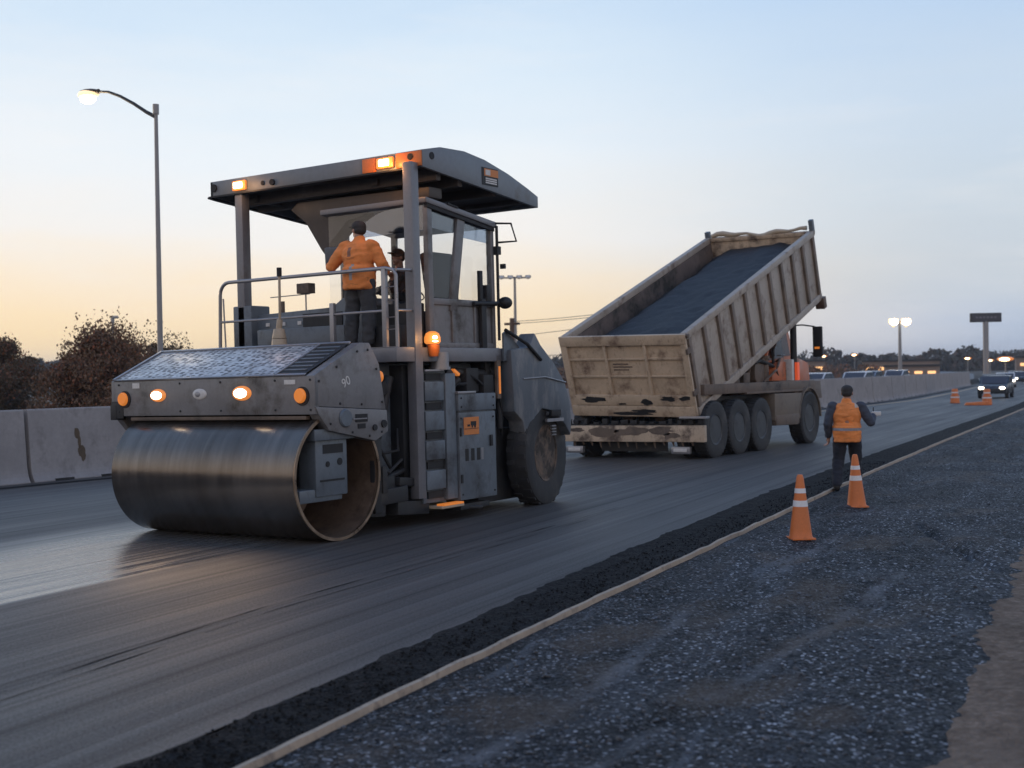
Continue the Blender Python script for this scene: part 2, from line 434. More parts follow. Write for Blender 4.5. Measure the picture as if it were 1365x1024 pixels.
# ------------------------------------------------------------------ ground, road, shoulder
KERB = [(-3.2, -4), (-4.05, 1.0), (-4.69, 4.55), (-5.23, 7.83), (-6.23, 14.6), (-7.4, 22.5), (-8.73, 32.4), (-12.1, 59.1), (-18.5, 105), (-29, 165), (-50, 260), (-95, 420)]
def interp(tab, y):
    if y <= tab[0][1]: return tab[0][0]
    for (x0, y0), (x1, y1) in zip(tab, tab[1:]):
        if y <= y1:
            k = (y-y0)/(y1-y0); return x0+(x1-x0)*k
    return tab[-1][0]
def kerb_x(y):
    return sum(interp(KERB, y+o) for o in (-1.5, -.7, 0, .7, 1.5))/5
FAR = [(-23.2, -20), (-23.2, 58), (-24.5, 80), (-28.3, 104), (-39, 165), (-62, 260), (-110, 420)]
def far_x(y): return sum(interp(FAR, y+o) for o in (-4, 0, 4))/3
def road_z(x, y=0): return SLOPE*(x+5.0)
def bandw(y): return interp([(.55, -4), (.55, 7), (.74, 11), (.92, 18), (.95, 40), (.95, 420)], y)

def grid(name, m, us, vs, fn, parent=None, uvfn=None):
    me = bpy.data.meshes.new(name); verts = []; uv = []
    for v in vs:
        for u in us: verts.append(fn(u, v)); uv.append(uvfn(u, v) if uvfn else (u, v))
    n = len(us); faces = [(j*n+i, j*n+i+1, (j+1)*n+i+1, (j+1)*n+i) for j in range(len(vs)-1) for i in range(n-1)]
    me.from_pydata(verts, [], faces)
    l = me.uv_layers.new(name='UVMap')
    for lp in me.loops: l.data[lp.index].uv = uv[lp.vertex_index]
    for p in me.polygons: p.use_smooth = True
    me.materials.append(m); me.update()
    if me.polygons and me.polygons[0].normal.z < 0: me.flip_normals()
    o = bpy.data.objects.new(name, me); COL.objects.link(o)
    return o
def steps(a, b, d0, g):
    out = [a]; d = d0
    while out[-1] < b: out.append(min(b, out[-1]+d)); d *= g
    return out

def road_mat():
    m, t, p = base_mat('fresh_asphalt')
    uv = t.new('ShaderNodeUVMap').outputs[0]
    sp = t.new('ShaderNodeSeparateXYZ'); t.link(uv, sp.inputs[0]); u = sp.outputs[0]; v_ = sp.outputs[1]
    streak = t.noise(t.mapping(uv, (2.6, .06, 1)), 1.0, 6, .6)
    fine = t.noise(t.mapping(uv, (9, .35, 1)), 1.0, 5, .65)
    patch = t.noise(t.mapping(uv, (.5, .16, 1)), 1.0, 3)
    grain = t.noise(t.mapping(uv, (1, .55, 1)), 70, 4, .75)
    c = t.mix(t.maprange(streak, .3, .7), (.043, .039, .0365), (.076, .066, .059))
    c = t.mix(t.maprange(fine, .55, .72, 0, .55), c, (.085, .08, .076))
    c = t.mix(t.maprange(grain, .58, .75, 0, .75), c, (.15, .145, .14))
    c = t.mix(t.maprange(grain, .45, .3, 0, .8), c, (.010, .010, .011))
    # older grey lane far from kerb; rolled wet lane in front of the drum, its sheen partly in colour
    line = t.noise(t.mapping(uv, (11, .035, 1)), 1.0, 4, .7)
    c = t.mix(t.maprange(line, .56, .66, 0, .7), c, (.018, .0175, .0175))
    c = t.mix(t.maprange(line, .44, .36, 0, .5), c, (.10, .093, .087))
    wet_sheen = t.math('MULTIPLY', t.maprange(t.math('ADD', u, t.maprange(streak, .3, .7, -.12, .12)), 4.95, 5.15), t.math('MULTIPLY', t.maprange(u, 9.2, 7.6), t.maprange(v_, 17, 11)))
    c = t.mix(t.math('MULTIPLY', wet_sheen, .6), c, t.mix(t.maprange(fine, .35, .65), (.09, .088, .085), (.20, .195, .19)))  # sheen of this lane mixed in as paler streaky colour
    t.val(p.inputs['Base Color'], c)
    r = t.maprange(streak, .3, .7, .66, .50)
    r = t.math('ADD', r, t.maprange(patch, .3, .7, .05, -.05))
    r = t.math('SUBTRACT', r, t.math('MULTIPLY', wet_sheen, t.maprange(t.math('ADD', t.math('MULTIPLY', fine, .5), t.math('MULTIPLY', line, .5)), .40, .60, .20, .52)))
    t.val(p.inputs['Roughness'], r)
    spn = t.math('MULTIPLY', t.maprange(grain, .36, .64, .12, .95), t.maprange(line, .40, .64, 1.15, .55)); t.val(p.inputs['Specular IOR Level'], t.math('MINIMUM', t.math('ADD', spn, t.math('MULTIPLY', wet_sheen, .5)), 1.0))
    h = t.math('ADD', t.math('MULTIPLY', grain, .6), t.math('MULTIPLY', fine, .35))
    h = t.math('MULTIPLY', h, t.maprange(wet_sheen, 0, 1, 1, .22))
    t.link(t.bump(h, .7, .013), p.inputs['Normal'])
    return m
M['road'] = road_mat()

def loose_mat(name, dark, light, scale, dirtcol=None, thr=.66, rough=(.38, .8), spec=.5, speck=0, tracks=False):
    m, t, p = base_mat(name)
    tc = t.new('ShaderNodeTexCoord').outputs['Object']
    vo = t.new('ShaderNodeTexVoronoi'); vo.inputs['Scale'].default_value = scale; t.link(tc, vo.inputs['Vector'])
    sepc = t.new('ShaderNodeSeparateColor'); t.link(vo.outputs['Color'], sepc.inputs[0])
    vo2 = t.new('ShaderNodeTexVoronoi'); vo2.inputs['Scale'].default_value = scale*2.3; t.link(tc, vo2.inputs['Vector'])
    big = t.noise(t.mapping(tc, (1, .5, 1)), 1.1, 5)
    mid = t.noise(tc, 9, 5, .65)
    c = t.mix(t.math('POWER', sepc.outputs[0], 2.2), dark, light)
    c = t.mix(t.maprange(mid, .35, .65, .7, 0), c, tuple(x*.35 for x in dark))
    c = t.mix(t.maprange(big, .45, .72, 0, .5), c, tuple(x*.85 for x in light))
    c = t.mix(t.maprange(t.noise(t.mapping(tc, (1.3, .5, 1), (9, 3, 0)), 1.6, 5), .52, .70, 0, .6), c, tuple(x*.6 for x in dark))
    if speck:
        c = t.mix(t.maprange(sepc.outputs[2], .90, .97, 0, speck), c, (.36, .37, .40))
    if dirtcol:
        n3 = t.noise(t.mapping(tc, (1.0, .55, 1), (4.3, 1.2, 0)), .85, 4)
        c = t.mix(t.maprange(n3, thr, thr+.12, 0, .75), c, dirtcol)
    if tracks:
        uv = t.new('ShaderNodeUVMap').outputs[0]
        wv = t.new('ShaderNodeVectorMath', operation='ADD'); t.link(uv, wv.inputs[0])
        wn = t.new('ShaderNodeTexNoise'); wn.inputs['Scale'].default_value = .5; t.link(uv, wn.inputs['Vector']); t.link(wn.outputs['Color'], wv.inputs[1])
        k1 = t.noise(t.mapping(wv.outputs[0], (1.5, .16, 1)), 1.0, 4, .6); k2 = t.noise(t.mapping(wv.outputs[0], (4.5, .3, 1), (3, 7, 0)), 1.0, 4, .6)
        c = t.mix(t.maprange(k1, .48, .62, 0, .75), c, t.mix(1.0, c, (.36, .37, .38), 'MULTIPLY'))
        c = t.mix(t.maprange(k1, .48, .36, 0, .6), c, t.mix(1.0, c, (1.7, 1.7, 1.7), 'MULTIPLY'))
        c = t.mix(t.maprange(k2, .61, .68, 0, .5), c, tuple(x*1.7 for x in light))
        at = t.new('ShaderNodeAttribute', attribute_name='marks'); sc_ = t.new('ShaderNodeSeparateColor'); t.link(at.outputs['Color'], sc_.inputs[0])
        c = t.mix(t.math('MULTIPLY', sc_.outputs[0], .75), c, (.16, .165, .18))
        c = t.mix(t.math('MULTIPLY', sc_.outputs[1], .62), c, (.085, .062, .046))
        k3 = t.noise(t.mapping(uv, (.9, .42, 1), (1.7, 3.3, 0)), 1.0, 3)
        c = t.mix(t.maprange(k3, .56, .66, 0, .8), c, t.mix(.5, c, dirtcol))
    t.val(p.inputs['Base Color'], c)
    t.val(p.inputs['Roughness'], t.maprange(sepc.outputs[1], 0, 1, *rough))
    p.inputs['Specular IOR Level'].default_value = spec
    h = t.math('ADD', t.math('MULTIPLY', vo.outputs['Distance'], -1.0), t.math('MULTIPLY', vo2.outputs['Distance'], -.5))
    t.link(t.bump(h, .9, .02), p.inputs['Normal'])
    return m
M['loose'] = loose_mat('loose_asphalt', (.008, .008, .009), (.022, .022, .024), 34, rough=(.75, .95), spec=.2)
M['gravel'] = loose_mat('millings_gravel', (.0085, .0095, .0115), (.078, .086, .100), 46, (.115, .088, .068), .60, speck=.85, tracks=True, spec=.22, rough=(.5, .9))
M['dirt'] = loose_mat('brown_dirt', (.21, .15, .11), (.31, .23, .175), 30, rough=(.85, 1), spec=.15)
M['pebble'] = mat('pebble_stone', (.075, .08, .09), .6, 0, .75, 26)
m, t, p = base_mat('ground_soil')
tc = t.new('ShaderNodeTexCoord').outputs['Object']
t.val(p.inputs['Base Color'], t.mix(t.maprange(t.noise(tc, .06, 6), .35, .65), (.055, .05, .04), (.09, .075, .055))); p.inputs['Roughness'].default_value = .95
M['soil'] = m
M['oldroad'] = mat('old_asphalt', (.10, .10, .105), .6, 0, .15, .4, bump=.2, bscale=50)

# ground sheet to the horizon with low hills far away
def ground_z(x, y):
    dist = math.hypot(x, y)
    zz = -.75
    if dist > 260:
        k = min(1, (dist-260)/500)
        zz += k*(6.5+9*noise.noise((x*.0022, y*.0022, 3.1))+5*noise.noise((x*.006, y*.006, 1.7)))
    if dist > 1500: zz += (dist-1500)*.004
    return zz
us = [-2600, -2100, -1700, -1400, -1150, -950, -800, -680, -580, -500]+[-440+20*i for i in range(32)]+[200+60*i for i in range(14)]+[1200, 1700, 2600]
vs = [-600, -300, -120]+[-40+22*i for i in range(44)]+[980, 1080, 1200, 1400, 1700, 2100, 2600]
tag(grid('ground', M['soil'], us, vs, lambda u, v: (u, v, ground_z(u, v))), kind='structure')

# road sheet
def roadpt(u, v):
    xk = kerb_x(v)-bandw(v); x = xk+(far_x(v)-xk)*u
    z = road_z(x)
    return (x, v, z+.045*(1-min(1, max(0, 0)))*0 + .03)
RV = steps(-4, 420, .5, 1.03)
RU = [0, .01, .03, .06, .1, .15, .2, .27, .35, .45, .55, .65, .75, .85, .93, 1]
road = grid('road', M['road'], RU, RV, roadpt, uvfn=lambda u, v: ((kerb_x(v)-roadpt(u, v)[0]), v))
tag(road, kind='structure')
# the road is laid 3 cm thick: vehicles stand on z + .03
RZ = .03
# loose asphalt band (dark, crumbly) between mat and kerb
def bandpt(u, v):
    xk = kerb_x(v); wd = bandw(v)+.05
    x = xk-wd*(1-u)
    base = (road_z(xk-bandw(v))+RZ)*(1-u)+0.0*u
    nz = noise.noise((x*7, v*7, .3))*.010+noise.noise((x*23, v*23, 4))*.006+noise.noise((x*50, v*50, 8))*.004
    edge = noise.noise((v*2.3, .7, 0))*.10+noise.noise((v*7, 2.7, 0))*.06
    z = base+.018+nz*1.1 if u > .12 else base+.004*(u/.12)-.012*(u < .04)
    if u < .2: x += edge*(1-u/.2)
    return (x, v, z)
tag(grid('asphalt_edge', M['loose'], [i/16 for i in range(17)], steps(-4, 30, .06, 1.0)+steps(31, 300, 1, 1.03), bandpt), kind='structure')
# kerb strip
def kerb_strip():
    mb = MB(); bm = mb.bm; prev = None
    for v in steps(-4, 26, .12, 1.0)+steps(26.5, 160, .6, 1.03):
        x = kerb_x(v)+noise.noise((v*1.3, 5, 0))*.022+noise.noise((v*5, 9, 0))*.008
        wd = .022+noise.noise((v*2.1, 1, 0))*.008+.004*max(0, min(1, (v-10)/20))
        h = .035+noise.noise((v*3, 3, 0))*.010
        ring = [bm.verts.new((x-wd, v, -.03)), bm.verts.new((x-wd*.8, v, h)), bm.verts.new((x+wd*.7, v, h*.92)), bm.verts.new((x+wd, v, -.03))]
        if prev:
            for k in range(3): bm.faces.new((prev[k], prev[k+1], ring[k+1], ring[k]))
        prev = ring
    return tag(mb.build('kerb', M['tan_strip']), kind='structure')
kerb_strip()
# shoulder of millings
def shz(x, v):
    u = x-kerb_x(v)
    a = min(1, max(0, (u-.02)/.25))
    gr = 0.0
    if 12 < v < 17:
        k = (v-12.71)/(15.79-12.71); xg = -2.89-1.61*k+.06*noise.noise((v*2, 3, 3)); gr = -.07*math.exp(-((x-xg)/.07)**2)*max(0, min(1, k*5+.5, (1.1-k)*5))
    return a*(.02+.03*noise.noise((x*.8, v*.6, 2.2))+.028*noise.noise((x*2.4, v*1.7, 7.2))+.035*noise.noise((u*1.5+.3*noise.noise((v*.3, 2, 0)), v*.16, 5))+.012*noise.noise((x*8, v*8, 1))+.007*noise.noise((x*21, v*21, 3)))-.012+gr
SV = steps(2.5, 17, .05, 1.0)+steps(17.1, 300, .1, 1.045)
SU = [0]+[.03+.06*i for i in range(70)]+steps(4.3, 60, .3, 1.2)
sho = grid('shoulder', M['gravel'], SU, [-6, 0]+SV, lambda u, v: (kerb_x(v)+u, v, shz(kerb_x(v)+u, v))); tag(sho, kind='structure')
# scrape marks (pale) and dirt stains (brown) of the millings, stored per vertex
def seg_d(x, y, pl):
    best = 9
    for (x0, y0), (x1, y1) in zip(pl, pl[1:]):
        dx, dy = x1-x0, y1-y0; k = max(0, min(1, ((x-x0)*dx+(y-y0)*dy)/(dx*dx+dy*dy))); best = min(best, math.hypot(x-x0-k*dx, y-y0-k*dy))
    return best
PALE = [[(-3.8, 5.2), (-3.87, 6.28), (-4.03, 7.27), (-4.41, 8.77), (-4.7, 9.8)], [(-3.25, 6.9), (-3.23, 7.22), (-3.28, 8.08), (-3.34, 9.05), (-3.63, 12.31)], [(-4.6, 11.0), (-5.2, 15.5)], [(-3.1, 4.2), (-3.2, 6.2)]]
BROWN = [(-4.62, 8.2, .30, .75), (-3.22, 7.0, .26, .5), (-3.05, 7.3, .16, .5), (-2.52, 6.87, .20, .32), (-4.5, 13.82, .35, .8), (-4.1, 6.1, .4, .5), (-3.33, 9.0, .10, 1.2), (-4.0, 10.6, .3, .9)]
ca = sho.data.color_attributes.new('marks', 'FLOAT_COLOR', 'POINT')
for v in sho.data.vertices:
    x, y = v.co.x, v.co.y; a = b = 0.0
    if 3 < y < 18:
        n1 = noise.noise((x*2.3, y*1.6, 4)); n2 = noise.noise((x*7, y*5, 9))
        for pl in PALE:
            wd = .07+.05*n1; dd = seg_d(x, y, pl)+.03*n2
            a = max(a, max(0, min(1, (wd-dd)/.05))*(.65+.5*n1))
        for (bx_, by_, rx_, ry_) in BROWN:
            q = math.hypot((x-bx_)/rx_, (y-by_)/ry_)+.45*n1+.25*n2
            b = max(b, max(0, min(1, (1.05-q)/.45)))
    ca.data[v.index].color = (max(0, a), b, 0, 1)
# bare dirt verge on the right
def dirtpt(u, v):
    e = 3.24+.20*noise.noise((v*1.1, 3, 0))+.10*noise.noise((v*3.1, 5, 0))+.06*noise.noise((v*8, 5, 0))+.0*max(0, (v-9)/10)
    x = kerb_x(v)+e+u
    return (x, v, shz(x, v)+.008-(.012 if u == 0 else 0))
tag(grid('dirt_verge', M['dirt'], [0, .03]+[.08+.07*i for i in range(30)]+steps(2.3, 30, .3, 1.2), SV, dirtpt), kind='structure')
# scattered pebbles (one uncountable layer)
def pebbles(name, n, m, xr, yr, r0, r1, zf):
    vs_, fs = [], []
    ico = bmesh.new(); bmesh.ops.create_icosphere(ico, subdivisions=1, radius=1)
    iv = [v.co.copy() for v in ico.verts]; iff = [[v.index for v in f.verts] for f in ico.faces]; ico.free()
    for i in range(n):
        y = yr[0]+(yr[1]-yr[0])*random.random()**2.6
        x = kerb_x(y)+xr[0]+(xr[1]-xr[0])*random.random()
        r = r0+(r1-r0)*random.random()**3
        sx, sy, sz = (random.uniform(.7, 1.3)*r for _ in range(3)); a = random.uniform(0, 6.28); ca, sa = math.cos(a), math.sin(a)
        z0 = zf(x, y)+sz*.25; b = len(vs_)
        for v in iv:
            k = 1+random.uniform(-.2, .2); X, Y = v.x*sx*k, v.y*sy*k
            vs_.append((x+X*ca-Y*sa, y+X*sa+Y*ca, z0+v.z*sz*.7*k))
        fs += [[q+b for q in f] for f in iff]
    me = bpy.data.meshes.new(name); me.from_pydata(vs_, [], fs); me.materials.append(m)
    o = bpy.data.objects.new(name, me); COL.objects.link(o); return o
tag(pebbles('gravel', 19000, M['pebble'], (.06, 3.1), (3.4, 48), .005, .019, shz), 'loose grey stone chips scattered over the shoulder', 'gravel', kind='stuff')
tag(pebbles('asphalt_crumbs', 4500, M['loose'], (-.50, -.03), (3.2, 26), .005, .015, lambda x, y: .024+(road_z(x)+RZ)*min(1, max(0, (kerb_x(y)-x)/bandw(y)))), 'black asphalt crumbs along the edge of the fresh mat', 'asphalt crumbs', kind='stuff')

# seam crack in the mat: two ragged dark grooves lying on the road
def seam(off, wd, y0, y1, seed):
    mb = MB(); bm = mb.bm; prev = None
    v = y0
    while v < y1:
        x = interp([(-6.55, 2), (-7.18, 4.79), (-7.83, 7.76), (-8.53, 12.98), (-10.3, 26)], v)+off+.012*noise.noise((v*.5, seed, 0))+.008*noise.noise((v*3, seed, 4))
        k = max(0.0, noise.noise((v*1.3, seed, 9))+.38)*(1.0 if v < 11 else max(.25, 1-(v-11)*.08))
        hw = wd*k
        if hw > .002:
            ring = [bm.verts.new((x-hw, v, road_z(x)+RZ+.004)), bm.verts.new((x+hw, v, road_z(x)+RZ+.004))]
            if prev: bm.faces.new((prev[0], prev[1], ring[1], ring[0]))
            prev = ring
        else: prev = None
        v += .05
    return mb
mb = seam(0, .014, 2, 22, 1); mb2 = seam(.17, .010, 2, 15, 7)
tag(mb.build('road_seam', M['loose']), kind='structure'); tag(mb2.build('road_crack', M['loose']), kind='structure')

# painted edge line near the barrier, opposing carriageway behind it
tag(grid('edge_line', M['linepaint'], [0, 1], steps(44, 300, 2, 1.02), lambda u, v: (far_x(v)+1.5+.35*u, v, road_z(far_x(v)+1.5+.35*u)+RZ+.005)), kind='structure')
tag(grid('opposing_road', M['oldroad'], [0, 1], steps(-30, 400, 4, 1.02), lambda u, v: (far_x(v)-.75-16*u, v, .20)), kind='structure')
tag(grid('roadside_gutter', M['loose'], [0, .5, 1], steps(-10, 160, 2, 1.02), lambda u, v: (far_x(v)+.55+.35*u, v, road_z(far_x(v)+.6)+RZ+.006)), kind='structure')

# ------------------------------------------------------------------ barriers
BH = 1.58
def barrier_mesh(L_=5.9):
    mb = MB()
    h_ = [(.34, 0), (.34, .05), (.305, .10), (.275, .16), (.252, .23), (.236, .31), (.224, .40), (.214, .50), (.13, BH-.03), (.115, BH)]
    prof = [(-a, b) for a, b in h_]+h_[::-1]
    mb.prism([(a, b) for a, b in prof], -L_/2, L_/2, 'y')
    # drainage slots: dark recessed feet
    return mb
bproto = None
y = -12.6; idx = 0
slot_proto = None
place = ['ahead of the roller at the left edge of the picture', 'beside the roller drum, with a rust-brown stain']
SEG = 6.0
seglist = []
yy = 16.35-SEG/2-SEG*2
while yy < 150:
    seglist.append(yy); yy += SEG
for i, yc in enumerate(seglist):
    x0, x1 = far_x(yc-3), far_x(yc+3)
    xc = (x0+x1)/2; ang = math.atan2(-(x1-x0), 6.0)
    if bproto is None:
        bproto = barrier_mesh().build('concrete_barrier', M['concrete'], ang=2); o = bproto
        sm_ = MB()
        for q in (-2.2, -1.0, 1.4): sm_.box((.27, q-.24, -.01), (.346, q+.24, .08))
        sl = sm_.build('drain_slot', M['black'], bproto); 
    else:
        o = copy_tree(bproto)
    o.location = (xc-.32, yc, road_z(xc)); o.rotation_euler = (0, 0, ang)
    if yc < 14: lab = 'grey concrete barrier segment at the left edge of the photo, before the first joint'
    elif yc < 21: lab = 'grey concrete barrier segment with a brown rust stain left of the roller drum'
    elif yc < 62: lab = 'grey concrete barrier segment standing behind the roller and dump truck'
    elif yc < 70: lab = 'concrete barrier segment directly behind the walking worker'
    else: lab = 'pale concrete barrier segment far down the road, right of the walking worker'
    tag(o, lab, 'barrier', 'concrete barriers along the far side of the road')
    if 14 < yc < 21:
        st = MB()
        for (py, pz, w_, h_) in ((-1.75, 1.02, .07, .12), (-1.70, .82, .04, .17), (-1.66, .62, .10, .13), (-1.62, .52, .07, .12)):
            pts = []
            for k in range(14):
                a = k/14*2*math.pi; rr = 1+.3*noise.noise((k*.9, py*3, pz*5))
                zz = pz+h_*math.sin(a)*rr; yv = py+w_*math.cos(a)*rr
                xx = .13+(.214-.13)*(BH-.03-zz)/(BH-.53) if zz > .50 else .214+(.236-.214)*(.50-zz)/.19
                pts.append((xx+.004, yv, zz))
            st.poly(pts)
        st.build('stain', mat('rust_stain', (.10, .07, .045), .8, 0, .3, 8), o)

# ------------------------------------------------------------------ the roller
RX, RY = -10.29, 11.45
roller = empty('road_roller', (RX, RY, road_z(RX)+RZ), 'large grey road roller with steel front drum, canopy and lit headlights', 'road roller', rot=(0, -math.atan(SLOPE), 0))
def wheelprof_tyre(r, w_, rin): # closed profile, axis along +h
    h = w_/2
    return [(rin, -h*.82), (r*.90, -h), (r*.975, -h*.88), (r, -h*.6), (r, h*.6), (r*.975, h*.88), (r*.90, h), (rin, h*.82)]
# drum
mb = MB(); dr = .79; DC = (0, .10, dr); DSH = 0.0
mb.lathe([(dr-.035, 3.47), (dr, 3.47-.012), (dr, .202), (dr-.012, .19), (dr-.035, .19)], (-3.475+DSH, DC[1], DC[2]), (1, 0, 0), 96)
mb.bm.faces.ensure_lookup_table()
for f in [f for f in mb.bm.faces if len(f.verts) > 10]: mb.bm.faces.remove(f)
drum = mb.build('front_drum', M['drum'], roller)
mb = MB(); mb.lathe([(dr-.036, 3.44), (dr-.036, 2.35), (dr-.30, 2.2), (.22, 2.15), (.22, 2.9), (.001, 2.9)], (-3.475+DSH, DC[1], DC[2]), (1, 0, 0), 72, caps=False)
mb.lathe([(dr-.036, .22), (dr-.036, .6), (dr-.30, .7), (.22, .72), (.001, .72)], (-3.475+DSH, DC[1], DC[2]), (1, 0, 0), 72, caps=False)
mb.build('drum_liner', M['brownsteel'], drum)
mb = MB()
# open ring lip
mb.lathe([(dr-.04, 3.44), (dr-.002, 3.44), (dr-.002, 3.475), (dr-.04, 3.475)], (-3.475+DSH, DC[1], DC[2]), (1, 0, 0), 96, close=True)
mb.build('drum_rim', mat('worn_drum_edge', (.30, .22, .16), .35, .8, .25, 6), drum)
# scraper bar over the drum
mb = MB(); mb.box((-3.3, -.33, 1.50), (-.12, -.26, 1.545)); mb.box((-3.5, -.20, 1.56), (-.12, .5, 1.60)); mb.build('scraper', M['tandark'], roller, bevel=.005)
# hood / front frame
FZ0, FZ1 = 1.56, 2.03
mb = MB(); mb.box((-3.66, -.35, FZ0), (.045, -.27, FZ1)); mb.box((-3.66, -.27, FZ0+.02), (-3.58, .35, FZ1))
mb.prism([(-.27, FZ0+.04), (-.27, FZ1-.02), (.45, 2.36), (.7, 2.36), (.7, 1.62), (.2, 1.62)], -3.55, -.10, 'x')
hood = mb.build('hood', M['grey'], roller, bevel=.018)
# side panel with crease
SP = [(-.35, FZ1), (.50, 2.43), (.68, 2.43), (.86, 2.16), (.97, 1.58), (-.352, 1.66)]
SPl = [(-.352, 1.655), (.972, 1.575), (.99, 1.30), (.74, 1.19), (-.12, 1.36), (-.30, 1.56)]
mb = MB(); mb.prism(SP, -.095, .045, 'x'); sp = mb.build('side_panel', M['grey'], roller, bevel=.012)
mb = MB(); mb.prism(SPl, -.10, .06, 'x'); spl = mb.build('lower_side_panel', M['grey'], roller, bevel=.012)
mb = MB(); mb.prism(SP, -3.66, -3.57, 'x'); mb.prism(SPl, -3.68, -3.57, 'x'); mb.build('side_panel', M['grey'], roller, bevel=.012)
# details of the lower panel
mb = MB(); mb.lathe([(.001, .03), (.10, .03), (.115, .012), (.115, 0)], (.06, .17, 1.50), (1, 0, 0), 24); mb.build('round_cap', M['bluegrey'], spl)
mb = MB(); mb.box((.056, .36, 1.44), (.072, .58, 1.54)); mb.box((.056, .40, 1.36), (.07, .54, 1.42)); mb.lathe([(.04, .02), (.04, 0)], (.06, .72, 1.36), (1, 0, 0), 16); mb.lathe([(.05, .02), (.05, 0)], (.06, .90, 1.40), (1, 0, 0), 16)
mb.build('panel_slot', M['black'], spl)
mb = MB(); mb.box((.06, .3, 1.475), (.08, .56, 1.49)); mb.build('latch_bar', M['steel'], spl)
ndir = Matrix(((0, 0, 1), (1, 0, 0), (0, 1, 0))).to_4x4()   # text x->y, text y->z, normal->+x
text_mesh('fleet_number', '90', .16, M['white'], sp, Matrix.Translation((.047, .22, 1.94)) @ ndir @ Matrix.Rotation(R(24), 4, 'Z'))
# tread plate and side strip on the slope
sl_a = math.atan2(2.425-FZ1, .85); sl_len = math.hypot(2.425-FZ1, .85)
SL = Matrix.Translation((0, -.35, FZ1+.003)) @ Matrix.Rotation(sl_a, 4, 'X')
mb = MB(); mb.box((-3.56, .03, 0), (-.62, sl_len-.04, .014)); mb.build('tread_plate', M['tread'], roller, xf=SL, bevel=.004)
mb = MB(); mb.box((-.60, .03, 0), (-.12, sl_len-.03, .010)); ss = mb.build('side_step_recess', M['dark'], roller, xf=SL, bevel=.004)
mb = MB()
mb.box((-.61, .0, .004), (-.575, sl_len, .028)); mb.box((-3.6, sl_len-.04, .004), (-.1, sl_len, .03)); mb.box((-3.62, 0, .004), (-3.57, sl_len, .03)); mb.box((-3.6, -.01, .002), (-.1, .03, .02))
mb.build('hood_trim', M['steel'], roller, xf=SL, bevel=.004)
mb = MB()
for i in range(7): mb.box((-.55, .12+i*.11, .008), (-.17, .15+i*.11, .022))
mb.build('grille_bar', M['bluegrey'], ss, xf=SL)
# fascia lights
def lamp(x, zc, rx, rz, halo_m, litm, nm='headlight', y=-.35):
    a = MB(); a.ell((x, y-.0, zc), (rx*1.45, .045, rz*1.55), 24); h_ = a.build(nm, halo_m, roller)  # amber surround is the lamp's halo built as a glowing ring
    b = MB(); b.ell((x, y-.03, zc), (rx, .03, rz), 24); b.build('lamp_glass', litm, h_)
    return h_
lamp(-2.72, 1.83, .105, .055, M['amberhalo'], M['headlit']); lamp(-1.17, 1.835, .115, .06, M['amberhalo'], M['headlit'])
for x in (-3.40, -.17):
    a = MB(); a.lathe([(.001, .05), (.075, .05), (.09, .03), (.09, 0)], (x, -.35, 1.79), (0, -1, 0), 24); o_ = a.build('marker_light', M['amberlens'], roller)
    a = MB(); a.lathe([(.115, .012), (.115, 0)], (x+.02, -.35, 1.785), (0, -1, 0), 24); a.build('marker_bezel', M['black'], o_)
mb = MB(); mb.ell((-1.93, -.352, 1.835), (.13, .02, .07), 24); emb = mb.build('emblem', M['white'], hood)
mb = MB(); mb.ell((-1.95, -.372, 1.835), (.05, .008, .035), 16); mb.build('emblem_mark', M['steel'], emb)
mb = MB(); mb.box((-3.22, -.358, 1.93), (-3.08, -.349, 2.0)); mb.box((-.44, -.358, 1.93), (-.26, -.349, 1.985)); mb.build('reflector', M['white'], hood)
mb = MB(); mb.box((-3.66, -.356, FZ0-.03), (-3.42, -.345, FZ0+.2)); mb.box((-3.68, -.36, FZ0-.05), (-3.56, -.2, FZ0+.15)); mb.build('corner_guard', M['dark'], hood, bevel=.01)
a = MB(); a.ell((-.08, 1.02, 2.0), (.05, .045, .075), 16); a.build('marker_light', M['amberlens'], roller)
# drum support arm seen in the open drum end
SA = Matrix.Translation((.03, -.13, .0))
mb = MB(); mb.box((-.34, -.15, .56), (-.06, .42, 1.32)); mb.box((-.36, -.42, .50), (-.08, .34, .66)); mb.box((-.2, -.2, 1.24), (-.02, .54, 1.38)); mb.cyl((-1.6, .23, .79), (-.3, .23, .79), .2)
arm = mb.build('drum_support', M['bluegrey'], roller, xf=SA, bevel=.02)
mb = MB(); mb.box((-.062, -.02, 1.08), (-.054, .34, 1.19)); mb.lathe([(.035, .008), (.035, 0)], (-.06, .06, .95), (1, 0, 0), 14); mb.lathe([(.045, .008), (.045, 0)], (-.06, .28, .97), (1, 0, 0), 14); mb.box((-.062, -.08, .74), (-.055, .36, .765))
mb.build('support_slot', M['black'], arm, xf=SA)
mb = MB(); mb.box((-.5, -.42, .56), (-.4, -.13, 1.2)); mb.build('support_plate', M['dark'], arm, xf=SA)
def bolts(pts, parent, r=.016, ax=(1, 0, 0), m='dark'):
    for p_ in pts:
        a = MB(); a.lathe([(r, .0), (r, .009), (r*.6, .014), (.001, .014)], p_, ax, (8)); a.build('bolt', M[m], parent)
bolts([(.045, yy_, zz_) for yy_, zz_ in ((-.27, 1.96), (.05, 2.13), (.44, 2.32), (.64, 2.34), (.80, 2.1), (.90, 1.68), (.5, 1.66), (.1, 1.68))], sp)
bolts([(.06, yy_, zz_) for yy_, zz_ in ((-.1, 1.44), (.3, 1.32), (.62, 1.26), (.86, 1.30))], spl)
bolts([(x_, -.35, z_) for x_ in (-3.5, -2.3, -1.55, -.6, -.02) for z_ in (1.62, 1.98)], hood, .014, (0, -1, 0))
